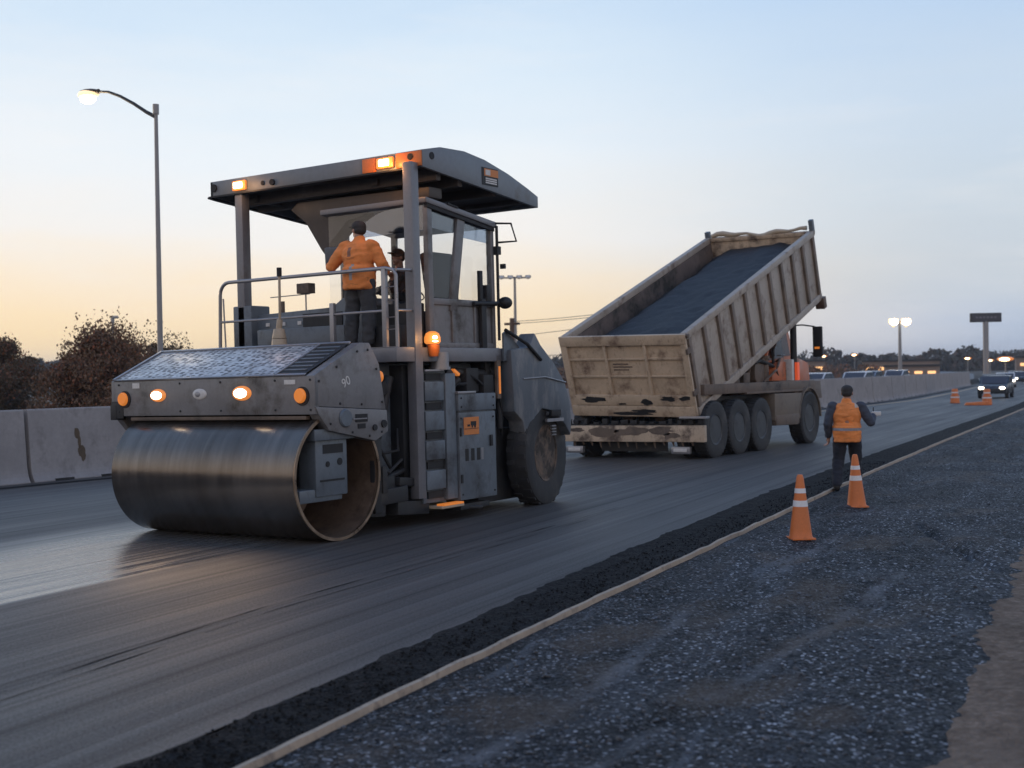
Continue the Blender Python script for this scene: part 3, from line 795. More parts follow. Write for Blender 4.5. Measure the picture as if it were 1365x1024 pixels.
# main body
mb = MB(); mb.box((-3.4, .98, .42), (-.42, 4.1, 2.18)); mb.box((-3.2, .7, 1.0), (-.5, 1.1, 1.9)); body = mb.build('body', M['bluegrey'], roller, bevel=.03)
mb = MB()
mb.box((-.6, 1.02, .75), (-.36, 1.08, 2.1)); mb.box((-.42, 1.62, .5), (-.2, 1.78, 2.15)); mb.cyl((-.33, 1.1, .9), (-.33, 1.5, 2.0), .07); mb.box((-.40, 1.18, 1.75), (-.25, 1.38, 1.92), rot=(.4, 0, 0))
mb.build('body_strut', M['dark'], body, bevel=.01, split=False)
mb = MB()
for (a_, b_) in (((-.5, .95, .35), (-.05, 1.5, .55)), ((-.42, 1.05, .52), (-.12, 1.32, .70)), ((-.36, 1.36, .55), (-.08, 1.7, .66)), ((-.6, .8, .2), (-.1, 1.1, .42)), ((-.5, 1.3, .16), (-.08, 2.0, .34))): mb.box(a_, b_, rot=(random.uniform(-.1, .1), 0, random.uniform(-.1, .1)))
mb.cyl((-.3, .86, .5), (-.3, 1.7, .62), .055); mb.cyl((-.16, .9, .62), (-.2, 1.6, .75), .035)
mb.box((-.14, .84, .25), (-.06, 1.0, 1.2)); mb.box((-.12, .98, .5), (-.04, 1.08, .85))
mb.build('articulation_joint', M['dark'], roller, bevel=.012, split=False)
for k, pts in enumerate([[(-.3, 1.0, 1.2), (-.2, 1.2, 1.0), (-.2, 1.5, 1.02), (-.3, 1.6, 1.3)], [(-.25, 1.0, .85), (-.12, 1.2, .75), (-.15, 1.5, .9), (-.3, 1.62, .8)], [(-.28, .9, 1.5), (-.2, 1.1, 1.1), (-.22, 1.35, .8)]]):
    a = MB(); a.tube(pts, .022); a.build('hydraulic_hose', M['black'], roller)
# step tower with four recessed steps
mb = MB(); mb.box((-.5, 1.84, .28), (-.06, 2.53, 2.06))
for i in range(4):
    zt = .42+i*.40
    mb.box((-.06, 1.86, zt+.04), (.0, 2.28, zt+.30))
mb.box((-.07, 2.30, .3), (.012, 2.53, 2.03))
tower = mb.build('step_tower', M['bluegrey'], roller, bevel=.014)
for i in range(5):
    zt = .34+i*.40
    a = MB(); a.box((-.2, 1.92, zt-.0), (-.035, 2.26, zt+.095)); a.build('step_slot', M['black'], tower)
mb = MB(); mb.box((-.4, 1.86, 2.06), (.01, 2.28, 2.085)); mb.build('step_plate', M['steel'], tower)
# cabinet with decal and vents
mb = MB(); mb.box((-.6, 2.55, .26), (.04, 3.44, 1.48)); mb.box((-.6, 2.54, 1.50), (.05, 3.45, 1.74)); mb.box((-.6, 2.56, 1.47), (.02, 3.43, 1.51)); cabn = mb.build('side_cabinet', M['bluegrey'], roller, bevel=.014)
mb = MB(); mb.box((-.55, 2.52, 1.74), (.06, 2.95, 1.775)); mb.build('cabinet_lid', M['steel'], cabn, bevel=.006)
mb = MB(); mb.box((.04, 2.66, 1.165), (.046, 3.02, 1.41)); dec = mb.build('warning_decal', M['decalorange'], cabn)
mb = MB()
mb.box((.046, 2.74, 1.28), (.049, 2.80, 1.31)); mb.box((.046, 2.82, 1.29), (.049, 2.95, 1.35)); mb.box((.046, 2.84, 1.26), (.049, 2.87, 1.29)); mb.box((.046, 2.9, 1.26), (.049, 2.94, 1.30)); mb.box((.046, 2.67, 1.245), (.049, 3.01, 1.252)); mb.build('decal_mark', M['black'], dec, split=False)
mb = MB(); [mb.box((.035, 2.68+i*.14, .80), (.043, 2.76+i*.14, .97)) for i in range(3)]; mb.build('vent', M['black'], cabn)
mb = MB(); mb.box((.036, 3.06, .8), (.044, 3.12, .97)); mb.build('vent_cover', M['steel'], cabn)
mb = MB(); mb.box((-.3, 2.0, .20), (.12, 2.52, .235)); fb = mb.build('foot_plate', M['beige'], roller, bevel=.005)
mb = MB(); mb.box((.0, 2.05, .236), (.125, 2.5, .262)); mb.build('foot_reflector', M['amberlens'], fb)
mb = MB(); mb.box((-.3, 2.6, .12), (.0, 3.3, .2)); mb.cyl((-.15, 2.6, .16), (.08, 3.0, .13), .03); mb.build('skid', M['dark'], roller, bevel=.01)
bolts([(.05, y_, z_) for y_ in (2.6, 3.38) for z_ in (1.56, 1.68)]+[(.04, y_, z_) for y_ in (2.6, 3.38) for z_ in (.34, 1.40)], cabn, .013)
a = MB(); a.box((.04, 3.28, .98), (.062, 3.34, 1.14)); a.build('door_latch', M['black'], cabn, bevel=.006)
a = MB(); a.box((.04, 2.565, .5), (.058, 2.60, .62)); a.build('hinge', M['dark'], cabn)
a = MB(); a.box((.04, 2.565, 1.15), (.058, 2.60, 1.27)); a.build('hinge', M['dark'], cabn)
for pts in ([(-.2, 3.5, 2.0), (-.06, 3.55, 1.7), (-.1, 3.6, 1.2), (-.2, 3.7, .8)], [(-.15, 3.62, 2.1), (-.02, 3.7, 1.75), (-.05, 3.78, 1.4), (-.18, 3.9, 1.1)], [(-.3, 2.5, 1.95), (-.08, 2.7, 1.86), (-.06, 2.95, 1.84), (-.2, 3.2, 1.95)], [(-.25, 2.9, 2.1), (-.04, 3.05, 2.0), (-.02, 3.3, 1.86), (-.15, 3.55, 1.7)], [(-.2, 3.48, 1.3), (-.05, 3.52, 1.0), (-.08, 3.6, .7), (-.2, 3.75, .5)]):
    a = MB(); P4 = [Vector(q) for q in pts]
    a.tube([(P4[0]*(1-q)**3+P4[1]*3*q*(1-q)**2+P4[2]*3*q*q*(1-q)+P4[3]*q**3) for q in [i/10 for i in range(11)]], .02); a.build('hydraulic_hose', M['black'], roller)
# platform
mb = MB(); mb.box((-3.6, 1.3, 2.19), (-.02, 4.0, 2.385)); plat = mb.build('platform', M['post'], roller, bevel=.02)
mb = MB(); mb.box((-.9, 1.285, 2.2), (-.45, 1.305, 2.37)); mb.build('platform_patch', M['beige'], plat)
mb = MB(); [mb.box((-3.58, 1.30+i*.3, 2.386), (-.05, 1.32+i*.3, 2.392)) for i in range(9)]; mb.build('grip_strip', M['steel'], plat, split=False)
mb = MB(); mb.box((-1.4, 1.27, 2.21), (-1.05, 1.31, 2.30)); mb.build('platform_slot', M['black'], plat)
# machinery under the cab, above cabinets
mb = MB(); mb.box((-.5, 2.4, 1.8), (-.12, 2.62, 2.15)); mb.cyl((-.2, 2.46, 1.98), (-.02, 2.46, 2.0), .09); mb.cyl((-.2, 2.75, 2.05), (-.2, 3.5, 2.02), .06); mb.box((-.45, 2.95, 1.76), (-.1, 3.25, 2.1)); mb.box((-.4, 3.3, 1.7), (-.05, 3.55, 2.0)); mb.cyl((-.12, 2.55, 1.82), (-.05, 2.7, 1.95), .05)
mach = mb.build('machinery', M['dark'], roller, bevel=.012, split=False)
mb = MB(); mb.cyl((-.08, 2.30, 2.12), (-.08, 2.30, 2.32), .13, seg=24); mb.cyl((-.08, 2.30, 2.08), (-.08, 2.30, 2.12), .15, seg=24); mb.build('filter_can', M['steel'], mach)
mb = MB(); mb.box((-.06, 2.52, 2.02), (0, 2.66, 2.06), rot=(-.5, 0, 0)); mb.build('marker_light', M['amberlens'], mach)
# beacon
mb = MB(); mb.lathe([(.09, 0), (.112, .025), (.112, .085), (.09, .14), (.045, .168), (.001, .172)], (.02, 2.02, 2.43), (0, 0, 1), 24); bea = mb.build('beacon', M['amberlit'], roller)
mb = MB(); mb.ell((.108, 1.965, 2.515), (.03, .045, .022), 12); mb.ell((.112, 1.965, 2.462), (.03, .052, .010), 12); mb.build('beacon_bulb', M['headlit'], bea)
mb = MB(); mb.lathe([(.06, -.16), (.08, -.10), (.085, 0)], (.03, 2.03, 2.42), (0, 0, 1), 20); mb.build('beacon_base', M['orangeplastic_halo'], bea)
# canopy posts
for (x, y0, z0, y1) in ((-3.43, 1.93, 2.38, 1.93), (-.08, 1.75, .36, 1.93)):
    a = MB(); a.box((x-.075, y0-.07, z0), (x+.075, y0+.09, 4.86)); a.build('canopy_post', M['post'], roller, bevel=.018)
a = MB(); a.box((-3.3, 3.95, 2.38), (-3.18, 4.07, 4.7)); a.build('canopy_post', M['post'], roller, bevel=.018)
a = MB(); a.box((-3.6, 1.86, 2.38), (-3.22, 2.25, 3.12)); a.build('post_foot', M['bluegrey'], roller, bevel=.02)
# canopy: arched shell with skirts
prof_t = [(1.85, 5.03), (2.25, 5.115), (2.8, 5.135), (3.3, 5.08), (3.9, 4.95), (4.4, 4.80), (4.70, 4.70)]
prof_b = [(1.85, 4.80), (4.70, 4.53)]
x0c, x1c = -4.0, .06
mb = MB(); mb.prism(prof_t+[(4.70, 4.64), (3.9, 4.89), (3.3, 5.02), (2.8, 5.075), (2.25, 5.05), (1.9, 4.97)], x0c+.02, x1c-.02, 'x')
mb.prism([(1.85, 4.80), (1.85, 5.03), (1.91, 5.04), (1.91, 4.80)], x0c, x1c, 'x')
mb.prism(prof_t+prof_b[::-1], x1c-.05, x1c+.004, 'x'); mb.prism(prof_t+prof_b[::-1], x0c-.004, x0c+.05, 'x')
mb.prism([(4.64, 4.54), (4.64, 4.72), (4.705, 4.70), (4.705, 4.53)], x0c, x1c, 'x')
can = mb.build('canopy', M['canopyp'], roller, ang=40, bevel=.008)
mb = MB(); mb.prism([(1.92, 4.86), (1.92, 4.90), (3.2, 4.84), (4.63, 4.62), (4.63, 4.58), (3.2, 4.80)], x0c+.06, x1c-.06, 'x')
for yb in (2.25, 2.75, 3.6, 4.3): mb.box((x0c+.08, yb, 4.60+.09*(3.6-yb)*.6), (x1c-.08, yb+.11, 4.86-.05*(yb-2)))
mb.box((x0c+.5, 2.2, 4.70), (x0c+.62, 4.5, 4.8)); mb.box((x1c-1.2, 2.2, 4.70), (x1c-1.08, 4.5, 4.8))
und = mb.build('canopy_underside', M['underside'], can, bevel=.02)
mb = MB(); mb.prism([(1.84, 4.78), (1.84, 4.805), (2.0, 4.795), (4.72, 4.535), (4.72, 4.51), (2.0, 4.76)], x0c-.06, x0c+.02, 'x'); mb.box((x0c-.03, 1.83, 4.79), (x1c, 1.93, 4.812)); mb.build('canopy_lip', M['dark'], can)
# canopy lights
def clamp_light(x, zc, wide, halo_w):
    a = MB(); a.box((x-halo_w, 1.80, zc-.075), (x+halo_w, 1.852, zc+.075)); h_ = a.build('work_light_halo', M['amberhalo'], roller, bevel=.025)  # amber surround stands for the work light's orange halo
    b = MB(); b.box((x-wide, 1.775, zc-.045), (x+wide, 1.802, zc+.045)); b.build('lamp_glass', M['headlit'], h_, bevel=.02)
clamp_light(-3.36, 4.91, .085, .14)
clamp_light(-.56, 4.915, .085, .15)
mb = MB(); mb.box((-.98, 1.83, 4.815), (-.74, 1.856, 5.01)); mb.box((-.38, 1.83, 4.815), (.055, 1.856, 5.02)); mb.build('amber_halo_panel', M['orangeplastic_halo'], can, bevel=.01)  # orange panels paint the lamp's halo onto the canopy skirt
mb = MB(); mb.lathe([(.045, .015), (.045, 0)], (-.13, 1.835, 4.95), (0, -1, 0), 14); mb.lathe([(.035, .012), (.035, 0)], (-2.9, 1.85, 4.9), (0, -1, 0), 14); mb.lathe([(.045, .03), (.045, 0)], (-2.7, 1.85, 4.89), (0, -1, 0), 14); mb.lathe([(.06, .02), (.06, 0)], (-3.92, 1.85, 4.93), (0, -1, 0), 14); mb.lathe([(.05, .014), (.05, 0)], (.06, 2.05, 4.97), (1, 0, 0), 16); mb.build('canopy_bolt', M['black'], can)
mb = MB(); mb.box((.06, 3.22, 4.72), (.072, 3.62, 4.97)); lb = mb.build('safety_label', M['dark'], can)
mb = MB(); mb.box((.072, 3.27, 4.85), (.076, 3.62, 4.955)); mb.build('label_top', M['decalorange'], lb)
mb = MB(); mb.box((.076, 3.30, 4.865), (.078, 3.42, 4.94)); [mb.box((.073, 3.30, 4.745+i*.03), (.077, 3.58, 4.765+i*.03)) for i in range(3)]; mb.build('label_lines', M['white'], lb, split=False)
# guard rail
ry = 1.36
mb = MB()
def arc(c, r, a0, a1, n, f): return [f(c, r, a0+(a1-a0)*i/n) for i in range(n+1)]
pts = [(-3.36, ry, 2.385), (-3.33, ry, 3.25)]+[(-3.33+.18-.18*math.cos(a), ry, 3.25+.18*math.sin(a)) for a in (.3, .6, .9, 1.2, 1.57)]+[(-1.5, ry, 3.43), (-.22, ry, 3.43), (-.09, ry, 3.40), (-.05, ry, 3.33), (-.05, ry, 2.385)]
mb.tube(pts, .026, 10); rail = mb.build('guard_rail', M['steel'], roller)
mb = MB(); mb.tube([(-3.33, ry, 2.86), (-.25, ry, 2.87)], .018, 8); mb.tube([(-3.27, ry+.0, 3.2), (-3.24, ry, 2.4)], .012, 6); mb.build('mid_rail', M['steel'], rail)
mb = MB(); mb.box((-1.20, ry-.03, 2.385), (-1.13, ry+.03, 3.02)); mb.build('rail_post', M['steel'], rail, bevel=.006)
mb = MB(); mb.box((-.28, ry-.03, 2.385), (-.21, ry+.03, 3.42)); mb.build('rail_post', M['steel'], rail, bevel=.006)
mb = MB(); [mb.tube([(-.26, ry+.02, zq), (-.05, ry+.02, zq+.005)], .007, 6) for zq in (2.62, 2.78, 3.0, 3.18)]; mb.build('ladder_rung', M['steel'], rail)
mb = MB(); mb.tube([(-.05, ry, 3.40), (-.05, 1.85, 3.42)], .022, 8); mb.tube([(-.05, ry, 2.87), (-.05, 1.85, 2.88)], .016, 8); mb.build('side_rail', M['steel'], rail)
# operator console and controls
mb = MB(); mb.prism([(-3.25, 2.385), (-3.25, 2.98), (-1.75, 3.02), (-1.55, 3.14), (-1.1, 3.12), (-.95, 3.0), (-.95, 2.385)], 2.0, 2.65, 'y'); mb.box((-3.1, 1.85, 2.39), (-1.4, 2.02, 2.75)); con = mb.build('console', M['bluegrey'], roller, bevel=.02)
mb = MB(); [mb.box((-3.05+i*.32, 1.985, 2.80), (-2.98+i*.32, 2.002, 2.85)) for i in range(5)]; mb.build('console_button', M['white'], con)
mb = MB(); mb.box((-2.3, 1.98, 2.42), (-1.55, 2.0, 2.95)); mb.box((-3.2, 1.98, 2.5), (-2.4, 2.0, 2.75)); mb.build('console_panel', M['dark'], con)
mb = MB(); mb.cyl((-1.55, 2.1, 3.0), (-1.55, 2.1, 3.40), .07); mb.build('lever_tower', M['dark'], con)
mb = MB(); mb.tube([(-1.52, 2.1, 3.39), (-1.42, 2.1, 3.40), (-1.32, 2.1, 3.33), (-1.26, 2.1, 3.2), (-1.22, 2.1, 3.08)], .018); mb.tube([(-1.22, 2.05, 3.16), (-1.05, 2.05, 3.25)], .014); mb.ell((-1.03, 2.05, 3.27), (.03, .03, .03), 12); mb.ell((-1.15, 2.1, 3.12), (.13, .1, .08), 14); mb.tube([(-1.4, 2.1, 3.1), (-1.2, 2.1, 3.15)], .012); mb.build('control_lever', M['black'], con, split=False)
mb = MB(); mb.box((-2.62, 2.2, 3.27), (-2.38, 2.35, 3.42)); mb.cyl((-2.95, 2.25, 2.98), (-2.95, 2.25, 3.18), .03); dm = mb.build('display', M['tandark'], con, bevel=.01); mb = MB(); mb.tube([(-3.2, 2.25, 3.25), (-2.4, 2.25, 3.26)], .008); mb.tube([(-2.5, 2.27, 2.98), (-2.5, 2.27, 3.28)], .012); mb.build('display_arm', M['steel'], dm)
mb = MB(); mb.cyl((-1.92, 1.1, 2.43), (-1.92, 1.1, 2.56), .115, .10); mb.cyl((-1.92, 1.1, 2.565), (-1.92, 1.1, 2.70), .10, .075); mb.cyl((-1.92, 1.1, 2.70), (-1.90, 1.1, 2.83), .04); mb.cyl((-1.9, 1.1, 2.83), (-1.89, 1.1, 3.42), .018); tank = mb.build('filler_neck', M['beige'], roller, bevel=.006)
mb = MB(); mb.cyl((-1.89, 1.1, 3.42), (-1.89, 1.1, 3.54), .035); mb.build('filler_tip', M['black'], tank)
mb = MB(); mb.box((-2.35, .9, 2.38), (-1.45, 1.3, 2.43)); mb.box((-2.3, .7, 2.36), (-1.9, 1.0, 2.45)); mb.build('filler_plate', M['tandark'], tank, bevel=.01)
mb = MB(); mb.box((-1.6, .72, 2.34), (-1.3, 1.25, 2.44), rot=(.1, 0, 0)); mb.build('hood_handle', M['steel'], roller, bevel=.02)
mb = MB(); mb.box((-3.72, .85, 2.36), (-3.55, 1.0, 2.43)); mb.box((-3.68, .9, 2.2), (-3.6, .98, 2.37)); mb.build('lifting_lug', M['tandark'], roller)
# seat and dark mass behind the standing operator
mb = MB(); mb.box((-.95, 1.95, 2.385), (-.2, 2.15, 3.0)); mb.box((-.9, 1.75, 2.39), (-.3, 1.96, 2.7)); mb.build('cab_bulkhead', M['dark'], roller, bevel=.02)
# cab
CX0, CX1, CY0, CY1 = -1.98, -.13, 2.18, 3.72
def tz(y): return 4.40-.13*(y-CY0)
mb = MB()
def bar(a, b, w_=.075): 
    a, b = Vector(a), Vector(b); mb.tube([a, b], w_*.62, 4)
mb.box((CX1-.05, CY0-.05, 2.385), (CX1+.03, CY0+.06, 4.36)); mb.box((CX1-.06, CY1-.08, 2.385), (CX1+.03, CY1, 4.18))
mb.box((CX0, CY1-.08, 2.385), (CX0+.08, CY1, 4.2)); mb.box((CX0, CY0-.03, 2.385), (CX0+.05, CY0+.03, 3.0))
mb.prism([(2.78, 2.9), (2.62, 2.9), (2.86, 4.34), (3.04, 4.32)], CX1-.03, CX1+.025, 'x')
mb.box((CX1-.04, CY0, 2.98), (CX1+.028, CY1, 3.07)); mb.box((CX1-.04, CY0, 2.385), (CX1+.026, CY1, 2.46)); mb.box((CX1-.035, 2.66, 2.46), (CX1+.024, 2.74, 2.98)); mb.box((CX1-.035, 3.2, 2.46), (CX1+.02, 3.25, 2.98))
mb.box((CX0, CY1-.05, 2.385), (CX1, CY1-.01, 3.0))
cab = mb.build('cab_frame', M['grey'], roller, bevel=.012)
mb = MB(); mb.prism([(CY0-.10, 4.36), (CY0-.10, 4.44), (CY1+.05, 4.24), (CY1+.05, 4.15)], CX0-.03, CX1+.06, 'x'); rf = mb.build('cab_roof', M['post'], roller, bevel=.02)
mb = MB(); mb.prism([(CY0-.06, 4.355), (CY1, 4.145), (CY1, 4.10), (CY0-.06, 4.30)], CX1-.01, CX1+.045, 'x'); mb.box((CX1+.055, 2.55, 4.36), (CX1+.075, 2.8, 4.385), rot=(-.14, 0, 0)); mb.build('roof_gutter', M['black'], rf)
for (ya, yb, za, zb, nm) in ((CY0+.08, 2.66, 3.08, 4.3, 'side_window'), (2.92, CY1-.09, 3.08, 4.22, 'side_window')):
    a = MB(); a.prism([(ya, za), (yb-.02, za), (yb+.14 if ya < 2.5 else yb, zb-.03), (ya, zb)], CX1-.012, CX1-.002, 'x'); a.build(nm, M['glass'], cab)
    a = MB(); a.prism([(ya, zb-.26), (yb+.12 if ya < 2.5 else yb, zb-.30), (yb+.14 if ya < 2.5 else yb, zb-.03), (ya, zb)], CX1-.02, CX1-.014, 'x'); a.build('sun_strip', M['visorglass'], cab)
a = MB(); a.box((CX1-.012, CY0+.06, 2.46), (CX1-.002, 2.66, 2.98)); a.box((CX1-.012, 2.74, 2.46), (CX1-.002, 3.2, 2.98)); a.box((CX1-.012, 3.25, 2.46), (CX1-.002, CY1-.08, 2.98)); a.build('door_panel', M['grey'], cab)
a = MB(); a.box((CX0+.05, CY0-.01, 2.9), (CX1-.05, CY0, 4.34)); ws = a.build('windscreen', M['glass'], cab)
# arched sun visor at the top of the windscreen
a = MB(); pts = [(CX0+.4, 4.36)]+[(CX0+.4+.62*(1-math.cos(q)), 3.92+.42*math.sin(q)) for q in (.0, .3, .6, .9, 1.2, 1.57)][0:0]
arcp = [(CX0+.62+.75*(1-math.cos(q)), 3.98+.36*math.sin(q)) for q in [i/8*1.57 for i in range(9)]]
a.prism(arcp+[(CX1-.05, 4.34), (CX1-.05, 4.0)], CY0-.03, CY0-.022, 'y'); a.build('sun_visor', M['visorglass'], ws)
a = MB(); a.prism([(CX0-.75, 4.52), (CX0-.45, 4.30), (CX0-.16, 3.88), (CX0-.02, 3.72), (CX0+.03, 3.98), (CX0+.35, 4.25), (CX0+.95, 4.36), (CX1, 4.45), (CX1, 4.60), (CX0-.6, 4.62)], CY0+.05, CY0+.35, 'y'); a.build('air_duct', M['underside'], cab, bevel=.03)
a = MB(); a.box((CX0+.05, CY1-.02, 3.0), (CX1-.06, CY1-.012, 4.18)); a.build('rear_window', M['glass'], cab)
a = MB(); a.box((-1.25, 2.75, 2.385), (-.55, 3.3, 2.84)); a.box((-.66, 2.72, 2.8), (-.48, 3.32, 3.78), rot=(0, -.14, 0)); a.box((-1.25, 2.75, 2.82), (-.55, 3.3, 2.93)); a.build('operator_seat', M['black'], roller, bevel=.05)
a = MB(); a.box((-.9, 2.25, 2.385), (-.5, 2.45, 3.0)); a.cyl((-.72, 2.4, 3.0), (-.72, 2.55, 3.15), .03); a.lathe([(.16, 0), (.17, .015), (.16, .03), (.15, .015)], (-.72, 2.56, 3.15), (0, .5, .9), 24, close=True); a.build('steering_column', M['black'], roller)
# grab rails / mirrors at cab rear corner
a = MB(); a.tube([(CX1+.06, CY1+.02, 4.22), (CX1+.3, CY1+.06, 4.2), (CX1+.36, CY1+.1, 3.94), (CX1+.08, CY1+.05, 3.94)], .016); a.cyl((CX1-.3, 3.2, 4.3), (CX1-.3, 3.2, 4.42), .02); a.build('roof_bracket', M['black'], cab)
a = MB(); a.box((CX1+.0, CY1-.02, 3.76), (CX1+.1, CY1+.08, 3.88)); a.cyl((CX1+.07, CY1+.02, 2.5), (CX1+.07, CY1+.02, 4.18), .022); a.box((CX1+.1, CY1+.04, 3.55), (CX1+.18, CY1+.08, 3.62)); a.build('grab_bar', M['dark'], cab)
a = MB(); a.cyl((CX1+.05, CY0+.95, 3.02), (CX1+.1, CY1+.1, 3.04), .035); a.ell((CX1+.15, CY1+.08, 3.05), (.11, .1, .09), 14); a.box((CX1+.02, 3.28, 3.06), (CX1+.07, 3.36, 3.5)); a.box((CX1+.0, 3.42, 3.06), (CX1+.09, 3.52, 3.3)); a.box((CX1+.02, 3.3, 2.35), (CX1+.08, 3.42, 3.1)); a.build('door_handle', M['dark'], cab, bevel=.01)
# rear machinery, fender and wheel
mb = MB(); mb.box((-3.2, 3.9, .6), (-.5, 5.5, 1.9)); mb.box((-.5, 3.5, .8), (-.15, 3.75, 2.3)); mb.cyl((-.25, 3.62, 1.0), (-.25, 3.62, 2.35), .06); mb.cyl((-.1, 3.75, 1.2), (-.14, 3.78, 2.2), .04); mb.box((-3.3, 3.4, .35), (-.35, 4.2, .9)); mb.box((-.9, 3.45, .12), (-.3, 4.5, 1.2)); mb.box((-3.0, 4.2, .2), (-.6, 5.2, .7)); rear = mb.build('rear_frame', M['dark'], roller, bevel=.02)
mb = MB(); mb.box((-.06, 3.60, 1.65), (-.02, 3.70, 2.28)); mb.build('rear_post', M['tandark'], rear); mb = MB(); mb.box((-.02, 3.64, 1.72), (-.012, 3.68, 2.12)); mb.build('reflector_strip', M['amberlens'], rear)
FP = [(3.86, 1.45), (3.80, 2.36), (4.30, 2.40), (4.46, 2.62), (4.62, 2.44), (5.0, 2.16), (5.30, 1.86), (5.44, 1.55), (5.47, 1.25), (5.44, 1.02), (5.28, 1.2), (4.98, 1.42), (4.62, 1.47), (4.42, 1.35), (4.20, .80), (4.08, 1.30)]
mb = MB(); mb.prism(FP, -.18, .10, 'x'); fen = mb.build('rear_fender', M['dusty'], roller, bevel=.03)
mb = MB(); mb.prism(FP, -3.5, -3.2, 'x'); mb.build('rear_fender', M['bluegrey'], roller, bevel=.03)
mb = MB(); mb.prism([(3.72, 2.60), (3.72, 2.2), (4.4, 2.2), (3.8, 2.64)], .0, .03, 'x'); mb.build('fender_gusset', M['bluegrey'], fen); mb = MB(); mb.tube([(.05, 3.74, 2.65), (.12, 4.2, 2.45), (.12, 4.58, 2.21)], .028); mb.build('fender_rod', M['black'], fen)
mb = MB(); mb.tube([(.105, 4.1, 1.93), (.115, 4.7, 1.95), (.108, 5.3, 1.86)], .012); mb.build('fender_bead', M['steel'], fen)
mb = MB(); mb.box((.09, 4.85, 1.34), (.125, 5.12, 1.44)); mb.box((.09, 4.70, 1.36), (.12, 4.78, 1.42)); mb.build('lamp_recess', M['black'], fen, bevel=.01)
mb = MB(); mb.box((.08, 4.72, 1.26), (.12, 5.2, 1.31)); [mb.box((.08, 4.86, 1.05+i*.045), (.115, 4.98, 1.07+i*.045)) for i in range(4)]; mb.build('ladder_bracket', M['steel'], fen)
wr = .80
def add_wheel(parent, c, r, w_, side, rimm, hubm, seg=48, dish=.12, tread=0):
    mb = MB(); mb.lathe([(a, b*side) for a, b in wheelprof_tyre(r, w_, r*.54)], (0, 0, 0), (1, 0, 0), seg, close=True)
    if tread:
        for k in range(tread):
            a = 2*math.pi*k/tread
            for sgn in (-1, 1):
                v = mb.box((sgn*w_*.25-w_*.17, -.035, r-.01), (sgn*w_*.25+w_*.17, .035, r+.012))
                bmesh.ops.rotate(mb.bm, cent=(0, 0, 0), matrix=Matrix.Rotation(a+(.5*2*math.pi/tread if sgn > 0 else 0), 3, 'X'), verts=v)
    o = mb.build('wheel', M['tyre'], parent, loc=c, split=False)
    h = w_/2*side
    mb = MB(); mb.lathe([(r*.56, h*.76), (r*.535, h*.86), (r*.505, h*.8), (r*.46, -h*.35), (r*.38, -h*.5), (r*.28, -h*.3), (r*.22, h*.0), (.001, h*.02)], (0, 0, 0), (1, 0, 0), 40)
    rm = mb.build('rim', rimm, o)
    mb = MB(); mb.lathe([(r*.22, -.02*h), (r*.19, h*.55), (r*.10, h*.66), (.001, h*.68)], (0, 0, 0), (1, 0, 0), 20)
    for k in range(10):
        a = 2*math.pi*k/10; mb.cyl((-h*.5, r*.34*math.cos(a), r*.34*math.sin(a)), (-h*.22, r*.34*math.cos(a), r*.34*math.sin(a)), r*.035, seg=8)
    mb.build('hub', hubm, o, split=False)
    return o
rw = add_wheel(roller, (-.15, 4.83, wr-.02), wr, .36, 1, M['hub'], M['dark'], tread=26); rw.rotation_euler = (0, 0, R(9))
add_wheel(roller, (-3.1, 4.64, wr-.02), wr, .62, -1, M['hub'], M['hub'])
mb = MB(); mb.cyl((-3.1, 4.64, .78), (-.4, 4.64, .78), .16); mb.build('rear_axle', M['dark'], roller)

# ------------------------------------------------------------------ people
def limbs(mb, chain):
    for (a, ra), (b, rb) in zip(chain, chain[1:]): mb.cap(a, ra, b, rb)
def hand(mb, wrist, dirv, upv, curl=.9, side=1):
    """palm with five bent fingers"""
    d_ = Vector(dirv).normalized(); u_ = Vector(upv).normalized(); s_ = d_.cross(u_).normalized(); w0 = Vector(wrist)
    palm = w0+d_*.05
    mb.ell(palm, (.042, .05, .022), 12, rot=Matrix((s_, d_, u_)).transposed().to_euler())
    for i, (off, ln) in enumerate(((-.030, .062), (-.010, .072), (.010, .068), (.029, .054))):
        p = w0+d_*.085+s_*off; a = 0.25
        for seg_ in range(3):
            a += curl*.45; q = p+(d_*math.cos(a)-u_*math.sin(a))*ln*.45
            mb.cap(p, .0095-.001*seg_, q, .0088-.001*seg_, 8); p = q
    p = w0+d_*.03+s_*(-.036*side); q = p+(d_*.6-s_*.7*side-u_*.3).normalized()*.035; mb.cap(p, .012, q, .0105, 8); mb.cap(q, .0105, q+(d_*.8-u_*.5).normalized()*.028, .009, 8)
def head(mb, c, turn):
    """c = centre of the skull, turn = heading of the face (radians, 0 = +Y)"""
    f = Vector((-math.sin(turn), math.cos(turn), 0)); s_ = Vector((math.cos(turn), math.sin(turn), 0)); c = Vector(c)
    rz = (0, 0, turn)
    mb.ell(c+Vector((0, 0, .02)), (.075, .095, .10), 20, rz)
    mb.ell(c+f*.025+Vector((0, 0, -.055)), (.058, .068, .065), 16, rz)
    mb.ell(c+f*.098+Vector((0, 0, -.012)), (.013, .018, .025), 10, rz)      # nose
    mb.ell(c+f*.09+Vector((0, 0, -.062)), (.024, .010, .010), 10, rz)         # lips
    mb.ell(c+f*.075+Vector((0, 0, -.10)), (.024, .018, .018), 10, rz)       # chin
    for k in (-1, 1):
        mb.ell(c+s_*k*.078+Vector((0, 0, -.01)), (.010, .022, .033), 10, rz)
        mb.ell(c+f*.082+s_*k*.032+Vector((0, 0, .03)), (.024, .014, .010), 10, rz)  # brow
        mb.ell(c+f*.080+s_*k*.031+Vector((0, 0, .006)), (.013, .010, .009), 8, rz)  # eye
